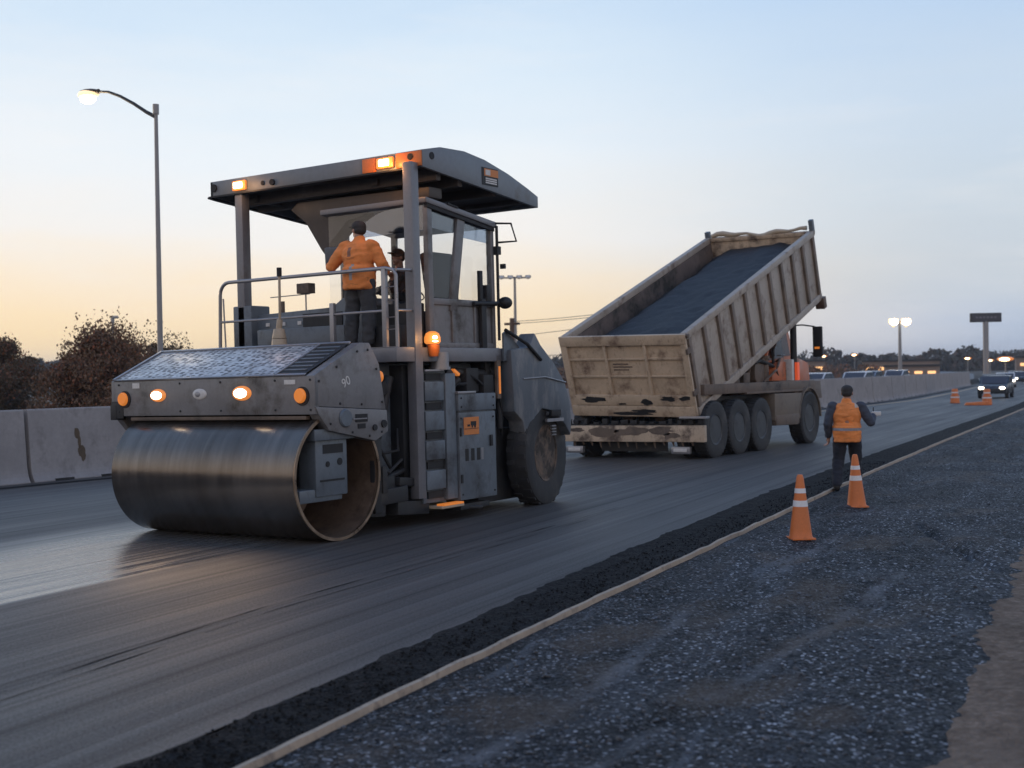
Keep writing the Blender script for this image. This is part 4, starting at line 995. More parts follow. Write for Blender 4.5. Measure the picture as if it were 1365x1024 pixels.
def wrinkle(o, amp, f=9.0, drape=(1, 1, 1)):
    me = o.data; seed = random.random()*50
    for v in me.vertices:
        p = Vector((v.co.x*drape[0], v.co.y*drape[1], v.co.z*drape[2]))*f
        n1 = noise.noise(p+Vector((seed, 0, 0))); n2 = noise.noise(p*2.3+Vector((0, seed, 0)))
        v.co += v.normal*(amp*(1-2.2*abs(n1))*.6+amp*.4*n2)
    me.update()
def head_gear(root, c, turn, capm, hardhat=False):
    f = Vector((-math.sin(turn), math.cos(turn), 0)); c = Vector(c); rz = (0, 0, turn)
    mb = MB(); mb.ell(c+Vector((0, 0, .045)), (.088, .108, .088), 20, rz); mb.ell(c-f*.03+Vector((0, 0, .0)), (.080, .078, .075), 16, rz)
    mb.ell(c+f*.115+Vector((0, 0, .055)), (.072, .075, .010), 16, (.1, 0, turn))
    mb.build('cap', capm, root, remesh=.008, smooth_it=3)

# operator standing on the roller's platform, back to camera, head turned left
PX, PY = -11.27, 13.12
pz = road_z(PX)+RZ+2.392+.012
p1 = empty('person', (PX, PY, pz), 'worker in orange jacket and dark cap standing on the roller platform', 'person', rot=(0, 0, R(8)))
p1.scale = (1.13, 1.1, 1.0)
mb = MB(); tn = R(62)
HC = (-.01, .02, 1.615)
head(mb, HC, tn); limbs(mb, [((0, 0, 1.40), .062), ((-.005, .01, 1.54), .058)])
limbs(mb, [((0, 0, .98), .14), ((0, -.01, 1.2), .145), ((0, 0, 1.36), .12)])
limbs(mb, [((-.19, 0, 1.40), .06), ((-.39, -.02, 1.13), .045), ((-.53, .19, 1.17), .032)]); limbs(mb, [((.19, 0, 1.40), .06), ((.30, .02, 1.15), .045), ((.27, .22, 1.03), .032)])
for k in (-1, 1): limbs(mb, [((k*.09, 0, .96), .09), ((k*.11, .02, .52), .065), ((k*.12, -.02, .10), .042), ((k*.125, .10, .05), .04)])
hand(mb, (-.53, .19, 1.17), (-.2, .9, .15), (.2, 0, 1), 1.2, 1); hand(mb, (.27, .22, 1.03), (-.1, .95, -.1), (-.3, 0, 1), 1.2, -1)
p1b = mb.build('person_body', M['skin'], p1, remesh=.007, smooth_it=2)
mb = MB(); mb.ell((0, -.005, 1.06), (.205, .15, .20), 20); mb.ell((0, -.01, 1.25), (.215, .155, .22), 20); mb.ell((0, -.0, 1.37), (.20, .12, .10), 18); mb.cyl((0, 0, .80), (0, 0, 1.1), .195, .205, 24)
limbs(mb, [((0, 0, 1.42), .09), ((0, .01, 1.485), .072)])
limbs(mb, [((-.185, 0, 1.395), .088), ((-.39, -.02, 1.13), .068), ((-.50, .14, 1.16), .056)]); limbs(mb, [((.185, 0, 1.395), .088), ((.305, .02, 1.15), .068), ((.28, .17, 1.06), .058)])
wrinkle(mb.build('jacket', M['vestA'], p1, remesh=.014, smooth_it=3), 0.016, 7.5, (1, 1, 1.4))
mb = MB(); mb.ell((0, .0, .93), (.19, .145, .13), 18)
for k in (-1, 1): limbs(mb, [((k*.09, 0, .90), .115), ((k*.115, .025, .52), .09), ((k*.125, -.015, .12), .078)])
wrinkle(mb.build('trousers', M['trousers'], p1, remesh=.014, smooth_it=3), 0.015, 7.5, (1, 1, 1.4))
for k in (-1, 1):
    mb = MB(); mb.ell((k*.125, .05, .05), (.052, .14, .055), 14); mb.ell((k*.125, -.02, .11), (.055, .065, .08), 12); mb.build('boot', M['boot'], p1, remesh=.012, smooth_it=2)
head_gear(p1, HC, tn, M['cap'])
# tablet in the left hand (its own thing)
cb = empty('control_tablet', (-11.93, 13.33, pz+1.20), 'small grey control box held in the left hand of the worker on the roller', 'control box', rot=(.2, 0, .5))
a = MB(); a.box((-.10, -.06, -.02), (.10, .05, .24)); bx_ = a.build('casing', M['bluegrey'], cb, bevel=.012); a = MB(); a.box((-.08, .05, .03), (.08, .055, .2)); a.build('screen', M['black'], cb)
# driver seated in the cab
D = (RX-1.22, RY+2.85, road_z(RX)+RZ+2.93)
p2 = empty('person', D, 'dark silhouette of a driver seated inside the glass cab of the roller', 'person', rot=(0, 0, R(125)))
mb = MB(); HC2 = (0, .02, .80); head(mb, HC2, R(40)); limbs(mb, [((0, 0, .58), .06), ((0, .01, .72), .058)]); limbs(mb, [((0, 0, .12), .14), ((0, 0, .34), .15), ((0, 0, .52), .12)])
for k in (-1, 1):
    limbs(mb, [((k*.19, 0, .56), .06), ((k*.27, .12, .34), .045), ((k*.16, .36, .30), .033)]); hand(mb, (k*.16, .36, .30), (-k*.3, .9, .1), (0, 0, 1), 1.3, -k)
    limbs(mb, [((k*.09, .02, .10), .09), ((k*.13, .40, .10), .068), ((k*.14, .46, -.34), .045), ((k*.14, .56, -.40), .04)])
mb.build('person_body', M['skin'], p2, remesh=.008, smooth_it=2)
mb = MB(); mb.ell((0, -.0, .30), (.20, .15, .30), 18); mb.ell((0, 0, .52), (.20, .12, .10), 16)
for k in (-1, 1): limbs(mb, [((k*.185, 0, .55), .085), ((k*.275, .12, .34), .065), ((k*.19, .30, .31), .05)])
wrinkle(mb.build('jacket', M['darkcloth'], p2, remesh=.014, smooth_it=3), 0.016, 7.5, (1, 1, 1.4))
mb = MB(); mb.ell((0, .04, .10), (.19, .16, .12), 16)
for k in (-1, 1): limbs(mb, [((k*.09, .02, .10), .105), ((k*.13, .40, .10), .085), ((k*.14, .46, -.30), .07)])
wrinkle(mb.build('trousers', M['navy'], p2, remesh=.016, smooth_it=3), 0.015, 7.5, (1, 1, 1.4))
head_gear(p2, HC2, R(40), M['cap'])

# worker walking away on the right
WX, WY = -6.78, 19.85
p3 = empty('person', (WX, WY, .0), 'worker in orange vest and navy trousers walking away along the kerb', 'person', rot=(0, 0, R(22)))
p3.scale = (1.1, 1.06, .985)
mb = MB(); HC3 = (.01, .03, 1.60)
head(mb, HC3, R(-12)); limbs(mb, [((0, 0, 1.38), .06), ((.005, .015, 1.52), .058)])
limbs(mb, [((0, 0, .96), .14), ((0, -.01, 1.18), .145), ((0, 0, 1.34), .12)])
AL = [((-.20, 0, 1.38), .058), ((-.275, -.02, 1.10), .044), ((-.26, .10, .86), .032)]
AR = [((.20, 0, 1.38), .058), ((.335, -.01, 1.11), .044), ((.385, .18, 1.23), .032)]
limbs(mb, AL); limbs(mb, AR); hand(mb, AL[2][0], (0, .3, -.9), (.9, .1, 0), .7, 1); hand(mb, AR[2][0], (.2, .8, .3), (-.2, -.2, 1), 1.2, -1)
LL = [((-.09, 0, .94), .088), ((-.125, .04, .50), .064), ((-.16, -.14, .12), .044), ((-.165, -.03, .05), .04)]
LR = [((.09, 0, .94), .088), ((.135, .18, .52), .064), ((.15, .20, .12), .044), ((.155, .31, .06), .04)]
limbs(mb, LL); limbs(mb, LR)
mb.build('person_body', M['skin'], p3, remesh=.007, smooth_it=2)
mb = MB(); mb.ell((0, -.005, 1.02), (.205, .155, .22), 20); mb.ell((0, -.01, 1.22), (.205, .15, .22), 20); mb.ell((0, 0, 1.36), (.195, .115, .085), 18); mb.cyl((0, 0, .80), (0, 0, 1.05), .195, .205, 24); mb.cap((0, 0, 1.4), .085, (0, .01, 1.465), .07)
wrinkle(mb.build('vest', M['vestB'], p3, remesh=.012, smooth_it=3), 0.013, 7.5, (1, 1, 1.4))
mb = MB()
for ch in (AL, AR): limbs(mb, [(ch[0][0], .078), (ch[1][0], .064), (tuple(Vector(ch[1][0]).lerp(Vector(ch[2][0]), .8)), .052)])
wrinkle(mb.build('sleeves', M['sleeve'], p3, remesh=.012, smooth_it=3), 0.012, 7.5, (1, 1, 1.4))
mb = MB(); mb.ell((0, .0, .90), (.185, .145, .13), 18)
for ch in (LL, LR): limbs(mb, [(ch[0][0], .112), (ch[1][0], .085), (ch[2][0], .07)])
wrinkle(mb.build('trousers', M['navy'], p3, remesh=.014, smooth_it=3), 0.015, 7.5, (1, 1, 1.4))
for ch in (LL, LR):
    mb = MB(); a_, b_ = Vector(ch[2][0]), Vector(ch[3][0]); mb.cap(a_+Vector((0, 0, .0)), .055, a_+Vector((0, -.02, -.05)), .05); mb.cap(a_+Vector((0, -.02, -.075)), .046, b_+Vector((0, .05, -.008)), .042); mb.build('boot', M['boot'], p3, remesh=.012, smooth_it=2)
head_gear(p3, HC3, R(-12), M['cap'])
ph = empty('handset', (-6.435, 20.225, 1.215), 'small pale handset held out by the walking worker in navy trousers', 'handset', rot=(0, 0, .5))
a = MB(); a.box((-.05, -.03, -.02), (.09, .03, .05)); a.build('casing', M['white'], ph, bevel=.012); a = MB(); a.cyl((-.03, 0, .05), (-.03, 0, .12), .008); a.build('aerial', M['black'], ph)

# ------------------------------------------------------------------ dump truck
TX, TY = -12.2, 26.0
truck = empty('dump_truck', (TX, TY, road_z(TX)+RZ), 'tan dump truck with raised ribbed bed and orange cab', 'dump truck', rot=(0, -math.atan(SLOPE), 0))
TA = R(20)
BM = Matrix.Translation((0, .10, 1.02)) @ Matrix.Rotation(TA, 4, 'X') @ Matrix.Rotation(.022, 4, 'Y')
BXL, BXR, BL, BHt = -3.38, -.12, 8.75, 1.97
mb = MB()
mb.box((BXL+.03, .02, -.06), (BXR-.03, BL, 0)); mb.box((-2.3, .3, -.32), (-2.05, BL-.5, -.05)); mb.box((-1.45, .3, -.32), (-1.2, BL-.5, -.05))
bed = mb.build('bed', M['tandark'], truck, xf=BM, bevel=.012)
for sx_, nm in ((BXR, 1), (BXL, -1)):
    mb = MB(); s_ = nm
    def bx(a, b): mb.box((min(sx_+s_*a[0], sx_+s_*b[0]), a[1], a[2]), (max(sx_+s_*a[0], sx_+s_*b[0]), b[1], b[2]))
    bx((-.13, 0, 0), (-.07, BL, BHt-.02))
    bx((-.15, -.02, BHt-.16), (.0, BL, BHt)); bx((-.12, .02, -.03), (.0, BL-.02, .15))
    for i in range(11):
        pass
    sw = mb.build('side_wall', M['tanside'], bed, xf=BM, bevel=.014)
    for i in range(11):
        mb = MB(); q = .06+i*(BL-.26)/10; bx((-.075, q, .14), (-.005, q+.15, BHt-.16)); mb.build('rib', M['ribshade'], bed, xf=BM, bevel=.012)
    mb = MB(); bx((-.15, .03, .02), (-.132, BL-.05, BHt-.17)); mb.build('inner_liner', M['inner'], bed, xf=BM)
# headboard
mb = MB(); mb.box((BXL+.02, BL-.06, 0), (BXR-.02, BL, BHt-.05)); mb.box((BXL, BL-.10, BHt-.13), (BXR, BL+.04, BHt-.02))
for i in range(5): q = BXL+.25+i*.68; mb.box((q, BL, .0), (q+.1, BL+.07, BHt-.1))
mb.build('headboard', M['tandirty'], bed, xf=BM, bevel=.012)
mb = MB(); mb.box((BXR-.12, BL-.08, BHt-.1), (BXR+.0, BL+.06, BHt+.30)); mb.box((BXL, BL-.08, BHt-.1), (BXL+.14, BL+.06, BHt+.16)); mb.build('corner_post', M['bluegrey'], bed, xf=BM, bevel=.01)
mb = MB(); mb.tube([(BXL+.2+i*(BXR-BXL-.4)/16, BL-.02, BHt+.02+.05*math.sin(i*.55)+.035*math.sin(i*1.3)) for i in range(17)], [.06+.02*math.sin(i*.8) for i in range(17)], 10); mb.build('tarp_roll', M['beige'], bed, xf=BM)
mb = MB(); mb.box((BXR-.2, BL-.12, -.30), (BXR+.06, BL+.10, .02)); mb.box((BXR-.5, BL+.0, -.24), (BXR-.1, BL+.06, .4)); mb.build('bed_shoe', M['tandark'], bed, xf=BM, bevel=.015)
# tailgate: leaned with the bed, grid of pressed panels
mb = MB(); TW0, TW1 = BXL-.02, BXR+.0
mb.box((TW0+.03, -.05, .0), (TW1-.03, .0, BHt-.02)); mb.box((TW0, -.13, BHt-.24), (TW1, -.05, BHt+.0))
cols = [TW0+.0, TW0+.12, TW0+(TW1-TW0)*.35, TW0+(TW1-TW0)*.67, TW1-.14]
for q, wd in zip((TW0+.0, TW0+(TW1-TW0)*.345, TW0+(TW1-TW0)*.665, TW1-.15), (.17, .07, .07, .15)): mb.box((q, -.12, .0), (q+wd, -.052, BHt-.24))
for q in (.96, 1.385): mb.box((TW0+.1, -.095, q-.025), (TW1-.1, -.053, q+.025))
mb.box((TW0+.1, -.125, .25), (TW1-.1, -.051, .50)); mb.box((TW0+.04, -.14, -.02), (TW1-.04, -.054, .235))
tg = mb.build('tailgate', M['tan'], bed, xf=BM, bevel=.013)
mb = MB(); mb.cyl((TW1-.06, -.05, BHt-.06), (TW1+.06, -.05, BHt-.06), .05); mb.box((TW1-.02, -.16, .5), (TW1+.03, .05, .62)); mb.box((TW1-.02, -.16, 1.5), (TW1+.03, .05, 1.62)); mb.build('tailgate_latch', M['tandark'], tg, xf=BM)
# dark tar smears on tailgate lower bands
def blot(mb, cx, cz, rx, rz, y, seed, xm=None):
    pts = []
    for k in range(22):
        a = 2*math.pi*k/22; rr = 1+.55*noise.noise((math.cos(a)*1.7+seed, math.sin(a)*1.7, seed*3.1))
        pts.append((cx+rx*rr*math.cos(a), y, cz+rz*rr*math.sin(a)))
    mb.poly(pts)
mb = MB()
for (cx, cz, rx, rz, yv, sd) in ((-2.75, .40, .36, .07, -.128, 1), (-.78, .42, .20, .06, -.128, 2), (-.38, .44, .16, .05, -.128, 4), (-1.35, .33, .14, .08, -.128, 5), (-1.7, .06, .5, .05, -.143, 3), (-1.45, .12, .3, .045, -.1432, 6), (-2.0, .29, .1, .03, -.1282, 8)):
    blot(mb, cx, cz, rx, rz, yv, sd)
mb.build('tar_smear', M['black'], tg, xf=BM, split=False)
mb = MB(); [mb.box((-2.1, -.0565, q), (-1.7+.1*(i % 2), -.0515, q+.03)) for i, q in enumerate((1.10, 1.17, 1.24))]; mb.build('lettering_remains', M['tandark'], tg, xf=BM, split=False)
# asphalt load: its own thing lying in the bed
def load():
    us = [i/24 for i in range(25)]; vs = [i/60 for i in range(61)]
    mb = MB(); bm = mb.bm; G = []
    for v in vs:
        row = []
        for u in us:
            x = BXL+.14+(BXR-BXL-.28)*u; s_ = .02+(BL-.12)*v
            h = 1.60+.10*u+.09*noise.noise((x*1.1, s_*.7, 3))+.05*noise.noise((x*3.2, s_*3, 1))+.012*noise.noise((x*14, s_*14, 2))-.28*max(0, (.22-u)/.22)**1.3-.02*v
            h -= .25*max(0, (.06-v)/.06)
            row.append(bm.verts.new((x, s_, h)))
        G.append(row)
    for j in range(len(vs)-1):
        for i in range(len(us)-1): bm.faces.new((G[j][i], G[j][i+1], G[j+1][i+1], G[j+1][i]))
    # skirt down to the floor so that it is a body
    loop = G[0]+[r[-1] for r in G[1:]]+G[-1][::-1][1:]+[r[0] for r in G[::-1]][1:-1]
    low = [bm.verts.new((v.co.x, v.co.y, .02)) for v in loop]
    for i in range(len(loop)): bm.faces.new((loop[i], low[i], low[(i+1) % len(low)], loop[(i+1) % len(loop)]))
    bm.faces.new(low)
    return mb
lm = load()
m_load, t, p = base_mat('hot_mix_asphalt')
tc = t.new('ShaderNodeTexCoord').outputs['Object']
n = t.noise(tc, 38, 4, .7); t.val(p.inputs['Base Color'], t.mix(t.maprange(n, .4, .75), (.008, .0095, .013), (.026, .031, .042))); t.val(p.inputs['Roughness'], t.maprange(n, .3, .7, .45, .8)); t.link(t.bump(n, .9, .03), p.inputs['Normal'])
lo = lm.build('asphalt_load', m_load, ang=60)
lo.matrix_world = Matrix.Translation(truck.location) @ Matrix.Rotation(-math.atan(SLOPE), 4, 'Y') @ BM
tag(lo, 'heap of black asphalt mix filling the raised bed of the dump truck', 'asphalt load')
# chassis
mb = MB(); mb.box((-.62, .1, 1.18), (-.40, 7.6, 1.40)); mb.box((-3.1, .1, 1.18), (-2.88, 7.6, 1.40)); mb.box((-3.0, .1, 1.0), (-.5, .4, 1.3)); mb.box((-3.0, 3.5, 1.05), (-.5, 3.8, 1.35)); mb.box((-3.2, 4.2, .75), (-.6, 6.4, 1.35)); mb.cyl((-3.1, .75, .66), (-.4, .75, .66), .14); mb.cyl((-3.1, 2.1, .66), (-.4, 2.1, .66), .14); mb.cyl((-3.1, 3.45, .66), (-.4, 3.45, .66), .14); mb.box((-3.2, 6.2, .9), (-.5, 8.6, 1.5)); ch_ = mb.build('chassis', M['dark'], truck, bevel=.012)
mb = MB(); mb.box((-.45, .3, 1.46), (-.08, 7.4, 1.70)); mb.box((-3.4, .3, 1.46), (-3.05, 7.4, 1.70)); mb.box((-.5, 2.6, 1.42), (-.02, 7.5, 1.47)); mb.build('sub_frame', M['tandark'], truck, bevel=.012)
mb = MB(); mb.prism([(4.35, .58), (4.25, .72), (4.25, 1.40), (6.15, 1.38), (6.05, .9), (5.85, .55)], -.45, .02, 'x'); sk = mb.build('side_tank', M['tandark2'], truck, bevel=.02); mb = MB(); mb.box((-.4, 4.28, .58), (.03, 5.9, .84)); mb.build('tank_skirt', M['tandark'], sk, bevel=.01)
mb = MB(); mb.box((-3.3, 4.3, .6), (-3.0, 6.0, 1.38)); mb.build('side_tank', M['tanside'], truck, bevel=.02)
# hoist cylinder & gear between bed and frame
mb = MB(); mb.cyl((-1.75, 5.0, 1.3), (-1.75, 6.2, 3.15), .16); mb.cyl((-1.75, 6.2, 3.15), (-1.75, 6.7, 3.75), .11); mb.cyl((-1.2, 3.1, 1.6), (-1.2, 5.0, 2.55), .10); mb.cyl((-2.3, 3.1, 1.6), (-2.3, 5.0, 2.55), .10); mb.build('hoist_cylinder', M['hub'], truck)
mb = MB(); mb.cyl((-2.6, 4.45, 1.95), (-.45, 4.45, 1.95), .34, seg=28); mb.box((-2.6, 4.2, 1.45), (-.5, 4.7, 1.62)); mb.cyl((-.5, 4.3, 1.62), (-.5, 4.75, 2.3), .07); mb.cyl((-.6, 3.7, 1.6), (-.6, 4.2, 2.1), .05); mb.box((-.9, 3.4, 1.6), (-.45, 3.8, 1.95)); mb.box((-.55, 2.5, 1.62), (-.3, 2.8, 1.9)); tk = mb.build('hydraulic_tank', M['tandark'], truck, bevel=.01)
mb = MB(); mb.tube([(-.42, 3.3, 2.1), (-.42, 4.4, 2.25), (-.42, 5.2, 2.12), (-.42, 5.9, 1.8)], .05); mb.tube([(-.5, 5.45, 1.7), (-.5, 5.5, 2.6)], .04); mb.build('hydraulic_hose', M['black'], tk)
# rear bumper, lamps, mudflap
mb = MB(); mb.box((-3.80, -.12, .40), (.08, .02, .78)); bp = mb.build('rear_bumper', M['tandirty'], truck, bevel=.015)
mb = MB()
for (cx, cz, rx, rz, sd) in ((-2.55, .62, .42, .11, 11), (-1.75, .64, .40, .10, 13), (-1.0, .66, .38, .09, 17), (-3.25, .68, .2, .05, 15), (-.75, .55, .2, .07, 14)): blot(mb, cx, cz, rx, rz, -.124, sd)
mb.build('tar_smear', M['tandark'], bp, split=False)
mb = MB()
for i in range(15): q = -3.6+i*.25; hh = random.uniform(.06, .16); mb.box((q, -.05+random.uniform(-.02, .02), .80), (q+random.uniform(.08, .2), .08, .80+hh))
mb.box((-3.75, -.02, .78), (-.0, .22, .82)); mb.build('tar_buildup', M['black'], bp, bevel=.01, split=False)
mb = MB(); mb.box((-.52, -.16, .93), (.14, .06, .985)); mb.build('bumper_step', M['steel'], bp, bevel=.008)
mb = MB()
for i in range(14): q = -3.4+i*.24; mb.cyl((q, -.02, .40), (q+.03, -.02, .28+random.uniform(-.05, .05)), .03, .015, 8)
mb.build('bumper_drip', M['tandark'], bp, split=False)
for x in (-3.38, -.56):
    a = MB(); a.box((x-.24, -.06, .12), (x+.24, .06, .29)); tl = a.build('tail_lamp', M['steel'], truck, bevel=.035); a = MB(); a.box((x-.17, -.075, .17), (x+.17, -.06, .25)); a.build('lamp_glass', M['white'], tl, bevel=.02); a = MB(); a.box((x-.05, -.02, .28), (x+.05, .04, .42)); a.build('lamp_bracket', M['black'], tl)
mb = MB(); mb.box((-2.75, .18, .16), (-1.0, .21, .5)); mb.build('mudflap', M['dark'], truck)
mb = MB(); mb.ell((-3.74, -.05, 1.10), (.13, .10, .09), 16); mb.build('marker_light', M['amberlens'], truck); mb = MB(); mb.ell((-3.84, -.08, .93), (.05, .05, .05), 12); mb.build('marker_light', M['redlens'], truck)
mb = MB(); mb.box((-3.86, -.02, .78), (-3.62, .1, 1.05)); mb.build('lamp_post', M['black'], truck)
# wheels
for ly in (.72, 2.08, 3.44):
    for (x, sd) in ((-.17, 1), (-3.33, -1)): add_wheel(truck, (x, ly, .655), .66, .36, sd, M['rim'], M['pole'], tread=36)
    add_wheel(truck, (-.58, ly, .655), .66, .36, 1, M['rim'], M['rim'])
for (x, sd) in ((-.17, 1), (-3.25, -1)): add_wheel(truck, (x, 6.75, .70), .71, .40, sd, M['rim'], M['pole'], tread=36)
# fenders
mb = MB()
for (yc, r_) in ((6.75, .84),):
    for xx in ((-.45, .03), (-3.45, -2.97)):
        pts = [(yc-r_*math.cos(a), .70+r_*math.sin(a)) for a in [i/12*math.pi for i in range(13)]]; inn = [(yc-(r_-.05)*math.cos(a), .70+(r_-.05)*math.sin(a)) for a in [i/12*math.pi for i in range(13)]]
        mb.prism(pts+inn[::-1], xx[0], xx[1], 'x')
mb.build('front_fender', M['tandark2'], truck)
# cab
mb = MB(); mb.prism([(5.25, 1.60), (5.15, 2.15), (5.62, 3.22), (5.85, 3.30), (7.1, 3.30), (7.55, 2.4), (8.7, 2.2), (8.85, 1.2), (5.3, 1.2)], -2.75, -.72, 'x'); tcab = mb.build('truck_cab', M['orangepaint'], truck, bevel=.05)
mb = MB(); mb.box((-2.4, 5.34, 2.3), (-1.05, 5.38, 3.0), rot=(-.41, 0, 0)); mb.build('rear_window', M['darkglass'], tcab); mb = MB(); mb.prism([(6.1, 2.35), (6.1, 3.1), (6.95, 3.1), (7.25, 2.4)], -.725, -.712, 'x'); mb.build('side_window', M['darkglass'], tcab)
mb = MB(); mb.prism([(4.95, 1.72), (5.0, 1.95), (5.55, 2.22), (5.95, 2.22), (5.95, 1.72)], -1.0, -.33, 'x'); mb.build('cab_step_box', M['orangepaint'], truck, bevel=.02)
mb = MB(); mb.tube([(-.55, 4.98, 2.2), (-.55, 5.42, 3.1), (-.62, 5.6, 3.25)], .07, 8); mb.build('cab_guard', M['orangepaint'], truck)
mb = MB(); mb.box((-.42, 6.05, 1.68), (-.2, 6.2, 2.28)); mb.build('white_panel', M['white'], truck, bevel=.01); mb = MB(); mb.box((-.24, 6.35, 1.72), (-.16, 6.5, 2.2)); mb.build('side_reflector', M['redlens'], truck)
mb = MB(); mb.box((-.8, 5.0, 1.66), (-.15, 6.6, 1.72)); mb.prism([(5.95, 1.2), (5.95, 1.68), (7.9, 1.68), (8.0, 1.2)], -.66, -.10, 'x'); mb.build('running_board', M['tandark'], truck, bevel=.01)
mb = MB(); mb.cyl((-.30, 6.45, 2.15), (-.30, 6.45, 3.22), .09); mb.cyl((-.30, 6.45, 1.7), (-.30, 6.45, 2.15), .06); mb.cyl((-.30, 6.45, 3.22), (-.27, 6.40, 3.3), .06); mb.build('exhaust_stack', M['dark'], truck)
mb = MB(); mb.tube([(-.30, 6.5, 3.2), (-.2, 6.9, 3.22), (-.04, 7.35, 3.18), (.0, 7.42, 3.12)], .02); mb.tube([(-.72, 6.3, 3.1), (-.30, 6.45, 3.1)], .015); ma = mb.build('mirror_arm', M['black'], truck); mb = MB(); mb.box((-.10, 7.36, 2.34), (.16, 7.48, 3.18)); mi = mb.build('wing_mirror', M['black'], truck, bevel=.03); mb = MB(); mb.box((-.04, 7.35, 2.56), (.10, 7.358, 2.62)); mb.build('mirror_marker', M['amberlens'], mi)

mb = MB(); mb.prism([(5.52, 2.25), (5.82, 3.06), (6.5, 3.06), (6.72, 2.35)], -.722, -.700, 'x'); mb.build('quarter_window', M['darkglass'], tcab)
mb = MB(); mb.cyl((-.5, 4.85, 1.72), (-.5, 4.85, 2.3), .12, seg=20); mb.cyl((-.5, 4.85, 2.3), (-.5, 4.85, 2.38), .15, seg=20); mb.build('air_filter', M['tandark'], truck)
for pts in ([(-.55, 5.2, 1.75), (-.3, 5.3, 2.1), (-.35, 5.6, 2.3), (-.6, 5.8, 2.2)], [(-.4, 4.6, 1.7), (-.25, 4.9, 1.95), (-.3, 5.2, 2.0), (-.4, 5.6, 1.75)], [(-.6, 5.4, 2.6), (-.5, 5.6, 2.85), (-.55, 5.8, 2.7), (-.75, 5.9, 2.4)]):
    a = MB(); a.tube(pts, .032); a.build('hose', M['tandark'], truck)
for z_ in (1.9, 2.15, 2.4):
    a = MB(); a.tube([(-.62, 6.02, z_), (-.5, 6.02, z_), (-.5, 6.3, z_), (-.62, 6.3, z_)], .015); a.build('ladder_rung', M['steel'], truck)
a = MB(); a.box((-1.05, 4.9, 1.72), (-.74, 5.1, 2.2)); a.build('battery_box', M['tandark'], truck, bevel=.02)
a = MB(); a.box((-.6, 5.96, 1.72), (-.36, 6.05, 2.0)); a.build('valve_block', M['dark'], truck, bevel=.01)

# ------------------------------------------------------------------ cones, barrels
def cone(loc, label, tilt=0):
    r = empty('traffic_cone', loc, label, 'traffic cone', 'traffic cones along the kerb', rot=(0, 0, random.uniform(0, 1)))
    return r
def cone_parts(r):
    H = .74
    rad = lambda z: .135-.098*(z/H)
    mb = MB(); mb.lathe([(.14, 0), (.14, .012), (rad(.03), .03)]+[(rad(z), z) for z in (.1, .2, .3, .4, .5, .6, .7)]+[(.036, .725), (.028, .742), (.001, .745)], (0, 0, 0), (0, 0, 1), 28); b = mb.build('cone_body', M['coneorange'], r)
    for z0, z1 in ((.375, .445), (.53, .585)):
        mb = MB(); mb.lathe([(rad(z0)+.001, z0), (rad(z0)+.003, z0), (rad(z1)+.003, z1), (rad(z1)+.001, z1)], (0, 0, 0), (0, 0, 1), 28, close=True); mb.build('reflective_band', M['reflective'], r)
    mb = MB(); mb.box((-.138, -.138, -.005), (.138, .138, .016)); mb.build('cone_base', M['coneorange'], r, bevel=.006)
c1 = cone((-5.33, 13.95, .012), 'nearer orange traffic cone with two white bands standing alone on the shoulder'); cone_parts(c1)
c2 = copy_tree(c1); c2.location = (-5.85, 17.5, .012); c2['label'] = 'orange traffic cone on the shoulder in front of the walking worker, at his feet'; c2.rotation_euler = (.02, -.03, .6)
mb = MB(); mb.lathe([(.24, 0), (.27, .02), (.25, .10), (.23, .42), (.23, .44), (.17, .46), (.17, .72), (.14, .80), (.001, .80)], (0, 0, 0), (0, 0, 1), 24)
br = empty('traffic_barrel', (-18.4, 72.0, -.13), 'orange traffic barrel with white bands standing far down the road near the barrier', 'traffic barrel', 'traffic barrels far down the road'); mb.build('barrel_body', M['coneorange'], br)
for z0, z1, rr in ((.30, .37, .238), (.56, .63, .175)): a = MB(); a.lathe([(rr, z0), (rr+.004, z0), (rr+.004, z1), (rr, z1)], (0, 0, 0), (0, 0, 1), 24, close=True); a.build('reflective_band', M['reflective'], br)
b2 = copy_tree(br); b2.location = (-16.1, 69.5, -.10); b2['label'] = 'orange traffic barrel in front of the far oncoming cars, beside the orange block'
ob = empty('orange_block', (-16.1, 67.4, -.10), 'low orange block lying on the road beside the far barrel', 'barricade', rot=(0, 0, .3)); a = MB(); a.prism([(-.65, 0), (-.55, .14), (.5, .2), (.7, .06), (.7, 0)], -.22, .22, 'y'); a.build('block_body', M['coneorange'], ob, bevel=.04)  # block modelled for an orange shape of unknown kind

